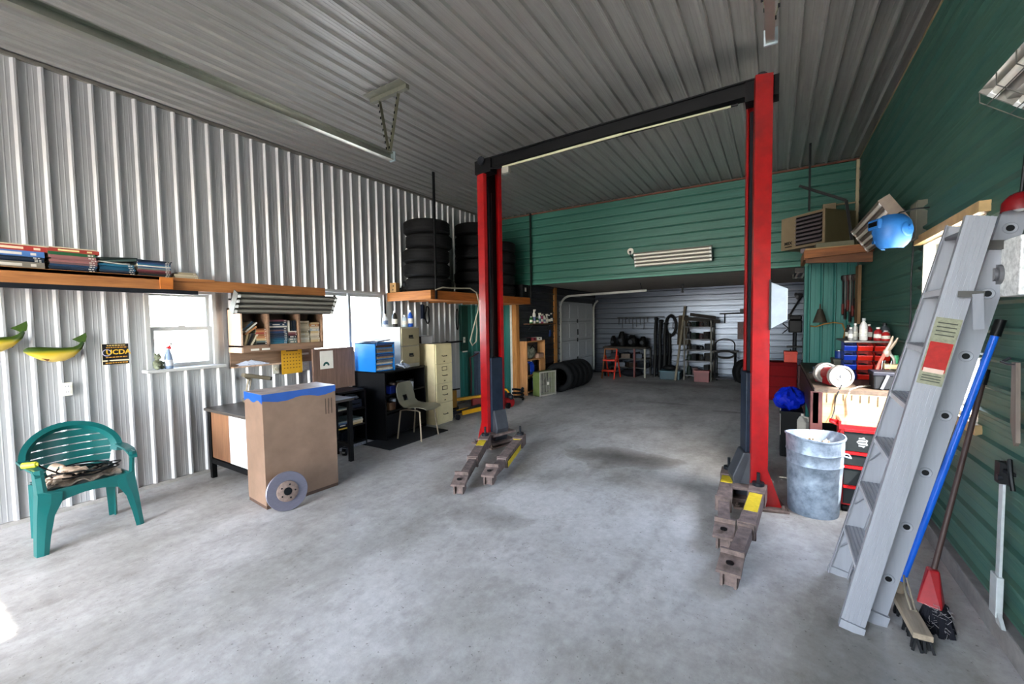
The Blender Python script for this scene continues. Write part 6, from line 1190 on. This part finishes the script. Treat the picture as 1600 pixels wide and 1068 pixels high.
# ---------------------------------------------------------------- back bay along the far wall
ss = W('step_stool', 'orange folding step stool in front of the dark bench by the garage door', 'step stool', (-3.86, 11.2, 0))
OR2 = M('c43a12', .45, 0, .1)
for x in (-4.03, -3.69): obj('front_leg', MB().bar((x, 11.05, 0), (x, 11.32, .80), .03, .03), OR2 if x > -4 else M('8c5a2c', .5), ss); obj('rear_leg', MB().bar((x, 11.6, 0), (x, 11.36, .62), .03, .03), OR2, ss)
for z, y in ((.2, 11.1), (.48, 11.18)): obj('step', MB().box(-4.03, y-.06, z, -3.69, y+.16, z+.04), OR2, ss)
obj('top_bar', MB().bar((-4.03, 11.32, .8), (-3.69, 11.32, .8), .035, .035), M('8c5a2c', .5), ss)
bt = W('dark_workbench', 'dark workbench with shelves beneath, against the far silver wall', 'workbench', (-3.55, 11.95, 0))
obj('bench_top', MB().box(-4.2, 11.6, .80, -2.98, 12.3, .85), M('3a342e', .6, 0, .2), bt)
for x, y, m in ((-4.15, 11.65, BLACK), (-3.3, 11.63, M('6a1f14', .5)), (-3.02, 11.65, M('8d8a80', .5, .2)), (-4.15, 12.25, BLACK), (-3.02, 12.25, BLACK)): obj('leg', MB().box(x-.022, y-.022, 0, x+.022, y+.022, .8), m, bt)
for z in (.25, .5): obj('shelf', MB().box(-4.18, 11.7, z, -3.0, 12.28, z+.02), M('4a4844', .6, .1, .2), bt)
for k, (x, y, z, nm, c_) in enumerate(((-3.9, 11.85, .521, 'middle shelf, first', '2c2e36'), (-3.6, 11.85, .521, 'middle shelf, second', '5a4a3c'), (-3.3, 11.9, .521, 'middle shelf, third', '3c4656'), (-3.8, 11.9, .271, 'lower shelf, first', '6b6f78'), (-3.45, 11.9, .271, 'lower shelf, second', '3a2f28'), (-3.15, 11.9, .271, 'lower shelf, third', '2a3038'))):
    junk('parts_box', (x, y, z), 'dark box under the far workbench, %s' % nm, 'box', [('box_body', MB().box(-.12, -.12, 0, .12, .12, .12), M(c_, .6, 0, .2), 0), ('box_contents', MB().ell((0, 0, .12), (.1, .1, .05)).ell((.05, .02, .14), (.04, .05, .04)), M('3a3d44', .5, .3, .4, 20), 1)], k*9)
junk('dark_duffel_bag', (-3.45, 11.8, .0), 'dark round bag on the floor under the far workbench', 'bag', [('bag_body', MB().ell((0, 0, .11), (.3, .16, .115)), M('191922', .8, 0, .2), 1), ('bag_handle', MB().tube([(-.1, -.1, .18), (-.05, -.12, .27), (.08, -.12, .27), (.12, -.1, .18)], .012), BLACK, 1)])
for k, (x, w_, h_, nm) in enumerate(((-4.0, .16, .3, 'tall box shaped'), (-3.75, .2, .42, 'tallest round'), (-3.45, .26, .32, 'wide'), (-3.15, .2, .28, 'low last'))):
    junk('machine_part', (x, 11.95, .851), '%s black machine part heaped on the far workbench' % nm, 'machine part', [('casting', MB().lathe([(w_*.5, 0), (w_*.62, h_*.3), (w_*.5, h_*.7), (w_*.25, h_), (0, h_)], n=(4, 14, 8, 12)[k]).rot(45, 'Z'), M('111214', .5, .3, .2), 1 if k % 2 else 0), ('flange', MB().cyl((0, -w_*.5, h_*.4), (0, -w_*.75, h_*.4), w_*.25, n=14), STEELD, 1)], 0, 'machine parts on the far workbench')
pgs = obj('hook_rail', MB().box(-4.0, 12.3, 1.66, -2.65, 12.33, 1.69), STEELD, label='dark rail of hooks on the far silver wall above the workbench', cat='rail')
random.seed(13)
for k in range(9):
    x = -3.95+k*.105; L = random.uniform(.14, .4)
    t = T('hanging_tool', 'dark hand tool, number %s from the garage door on the hook rail' % ('one', 'two', 'three', 'four', 'five', 'six', 'seven', 'eight', 'nine')[k], 'tool', (x, 12.28, 1.67-L), 0, 'tools on the far hook rail')
    obj('shaft', MB().bar((0, 0, 0), (random.uniform(-.02, .02), 0, L), .02, .012), DARK, t); obj('tool_head', MB().cb((0, -.005, L-.03), (.05, .02, .04)), STEELD, t)
for k, (x, h_, nm) in enumerate(((-2.86, 1.62, 'first'), (-2.73, 1.55, 'second, thicker'), (-2.60, 1.48, 'third'))):
    t = T('exhaust_pipe', 'tall black exhaust pipe leaning on the far wall, %s from the workbench' % nm, 'pipe', (x, 12.15, 0), 0, 'exhaust pipes leaning on the far wall')
    obj('pipe', MB().tube([(0, -.1, .0), (0.01, -.05, h_*.4), (-.01, .02, h_*.75), (.0, .1, h_)], .04, 12), BLACK, t, smooth=1); obj('flange', MB().cyl((0, .09, h_-.02), (0, .11, h_+.02), .058, n=14), STEELD, t, smooth=1); obj('muffler', MB().tube([(.0, -.09, .25), (.008, -.06, .6)], .058, 14), DARK, t, smooth=1)
obj('hose_loop', MB().tube([(-2.47+.13*math.sin(2*math.pi*k/16)*(1+.04*(k//16)), 12.28-.006*(k//16), 1.42+.26*math.cos(2*math.pi*k/16)*(1+.05*(k//16))) for k in range(50)], .03), BLACK, smooth=1, label='thick black hose coiled on a hook of the far silver wall', cat='hose')
obj('hanging_strap', MB().tube([(-2.52, 12.27, 1.2), (-2.5, 12.24, .7), (-2.53, 12.22, .12)], .045), BLACK, smooth=1, label='long black strap hanging below the coiled hose', cat='strap')
ap = obj('leather_apron', MB().sheet([[(-2.26+.24*j/5+.03*i*(j-2)/10, 12.28-.02*math.sin(j*1.6), 1.70-.115*i) for j in range(6)] for i in range(8)], .012), M('4f4434', .8, 0, .3, 10), smooth=1, label='brown leather apron hanging on the far wall beside the steel shelving', cat='apron')
obj('apron_strap', MB().tube([(-2.26, 12.27, 1.68), (-2.4, 12.26, 1.62), (-2.42, 12.26, 1.4), (-2.3, 12.26, 1.18)], .009), BLACK, ap, smooth=1)
rk2 = W('steel_shelving', 'tall steel shelving packed with dark parts at the middle of the far wall', 'shelving', (-1.7, 11.95, 0))
for x, y, h_ in ((-2.02, 11.72, 1.55), (-1.38, 11.72, 1.55), (-2.02, 12.2, 1.55), (-1.38, 12.2, 1.55)): obj('upright', MB().box(x-.02, y-.02, 0, x+.02, y+.02, h_), M('4a4840', .5, .3), rk2)
ZS = (.12, .5, .78, 1.06, 1.38)
for z in ZS: obj('shelf', MB().box(-2.04, 11.7, z, -1.36, 12.22, z+.02), M('55565a', .5, .3), rk2)
random.seed(17)
for r, z in enumerate(ZS):
    for k in range(4):
        x = -1.92+.145*k; h_ = random.uniform(.09, .2); c_ = random.choice(['23262c', '33302c', '2b3a34', '1c1e24', '4a2f30'])
        if r == 0: h_ *= 1.5
        nm = 'dark part on the %s level of the steel shelving, %s along' % (('lowest', 'second', 'third', 'fourth', 'top')[r], ('first', 'second', 'third', 'fourth')[k])
        junk('spare_part', (x, 11.86, z+.021), nm, 'spare part', [('casting', (MB().box(-.06, -.1, 0, .06, .1, h_) if k % 2 else MB().lathe([(.06, 0), (.065, h_*.5), (.04, h_), (0, h_)], n=12)), M(c_, .55, .2, .3, 14), 0 if k % 2 else 1), ('lug', MB().cyl((0, -.1, h_*.5), (0, -.13, h_*.5), .03, n=10), STEELD, 1)], random.uniform(-20, 20), 'parts on the steel shelving')
obj('steel_beam', MB().bar((-2.05, 11.85, 1.62), (-1.2, 11.9, 1.52), .1, .09).bar((-1.9, 11.8, 1.72), (-1.3, 11.9, 1.62), .12, .08), M('2c2722', .6, .2), label='dark steel bars lying across the top of the steel shelving', cat='bars')
obj('leaning_plank', MB().bar((-2.2, 11.5, .0), (-2.1, 12.25, 1.95), .05, .03), wood('7a7264', '8a8272', 2), label='long weathered plank leaning on the steel shelving', cat='plank')
tb = W('teal_crate', 'teal plastic tub on the floor left of the steel shelving', 'tub', (-2.35, 11.8, 0)); obj('tub_body', MB().box(-2.62, 11.62, 0, -2.12, 12.0, .22), M('1f4a55', .5), tb, bv=.01); obj('tub_rim', MB().box(-2.64, 11.6, .2, -2.10, 12.02, .23), M('2a5a64', .5), tb)
junk('black_bundle', (-2.4, 11.8, .231), 'black cloth bundle lying in the teal tub', 'bundle', [('cloth', MB().ell((0, 0, .07), (.17, .13, .075)), DARK, 1), ('fold', MB().tube([(-.1, -.05, .1), (0, .0, .15), (.1, .04, .11)], .02), DARK, 1)])
rbx = W('red_jack_box', 'red metal box on the floor at the foot of the steel shelving', 'box', (-1.6, 11.6, 0)); obj('box_body', MB().box(-1.75, 11.5, 0, -1.40, 11.68, .26), M('6a1f24', .45, .1, .2), rbx, bv=.005); obj('box_lid', MB().box(-1.76, 11.49, .24, -1.39, 11.69, .29), M('7d2428', .45), rbx)
hdt = W('welding_cart', 'black wheeled cart with a hoop handle and coiled cable by the far wall', 'cart', (-1.05, 11.8, 0))
for x in (-1.27, -.84): obj('upright', MB().tube([(x, 11.6, .08), (x, 11.62, .85)], .018), BLACK, hdt, smooth=1); obj('rear_upright', MB().tube([(x, 12.0, .08), (x, 12.0, .8)], .018), BLACK, hdt, smooth=1); obj('wheel', MB().cyl((x-.02, 11.98, .1), (x+.02, 11.98, .1), .1, n=18), BLACK, hdt, smooth=1)
obj('hoop_handle', MB().tube([(-1.27, 11.62, .82)] + [(-1.055-.215*math.cos(math.pi*k/12), 11.62, .95+.14*math.sin(math.pi*k/12)) for k in range(13)] + [(-.84, 11.62, .82)], .016), BLACK, hdt, smooth=1)
obj('tray', MB().box(-1.3, 11.6, .76, -.78, 12.02, .80), BLACK, hdt); obj('bottom_tray', MB().box(-1.3, 11.6, .08, -.82, 12.02, .11), M('2a1c2a', .5), hdt)
obj('cable_coil', MB().tube([(-1.05+.2*math.cos(2*math.pi*k/18), 11.58, .70+.09*math.sin(2*math.pi*k/18)+.01*(k//18)) for k in range(56)], .016), BLACK, hdt, smooth=1)
spn = W('hanging_plate', 'dark red square panel hanging on the far silver wall by the lift post', 'panel', (-.7, 12.28, 1.04)); obj('panel_board', MB().box(-.83, 12.27, 1.06, -.5, 12.31, 1.50), M('4a1f20', .5, .1, .15), spn, bv=.004); obj('panel_ring', MB().lathe([(.09, 0), (.105, .004), (.12, 0)], (-.66, 12.268, 1.28), (0, -1, 0), 24), M('5a2a2a', .5), spn, smooth=1); obj('hanger', MB().tube([(-.6, 12.29, 1.5), (-.6, 12.29, 1.72)], .012), BLACK, spn)
obj('pipe_rail', MB().cyl((-1.25, 12.27, 1.72), (-.45, 12.27, 1.74), .018, n=10).cyl((-1.13, 12.27, 1.72), (-1.13, 12.27, 1.47), .012, n=8).cb((-.6, 12.25, 1.79), (.35, .08, .1)), BLACK, smooth=1, label='black pipe rail with clamps on the far wall above the red panel', cat='rail')
tG = tire((-.6, 11.6, 0), .3, .2, 'dark tire standing alone by the far wall behind the right post', None, flat=False, rz=35)
obj('drop_hook', MB().box(-1.95, 10.9, 2.25, -1.91, 10.94, 2.45).box(-1.95, 10.8, 2.25, -1.91, 11.0, 2.27), BLACK, label='black hook bracket under the low ceiling of the back bay', cat='hook')
# round cable reel on the header
rr_ = W('cord_reel', 'small white round plate with a hanging cord on the green header beside the fixture', 'wall plate', (-2.24, 7.64, 2.8)); obj('plate', MB().lathe([(0, 0), (.055, 0), (.06, .008), (.05, .016), (0, .016)], (-2.25, HY+.01, 2.84), (0, -1, 0), 24), OFFW, rr_, smooth=1); obj('plug', MB().cb((-2.25, HY-.02, 2.83), (.03, .03, .03)), BLACK, rr_); obj('cord', MB().tube([(-2.25, 7.65, 2.82), (-2.24, 7.64, 2.76), (-2.17, 7.62, 2.68)], .008), BLACK, rr_, smooth=1)
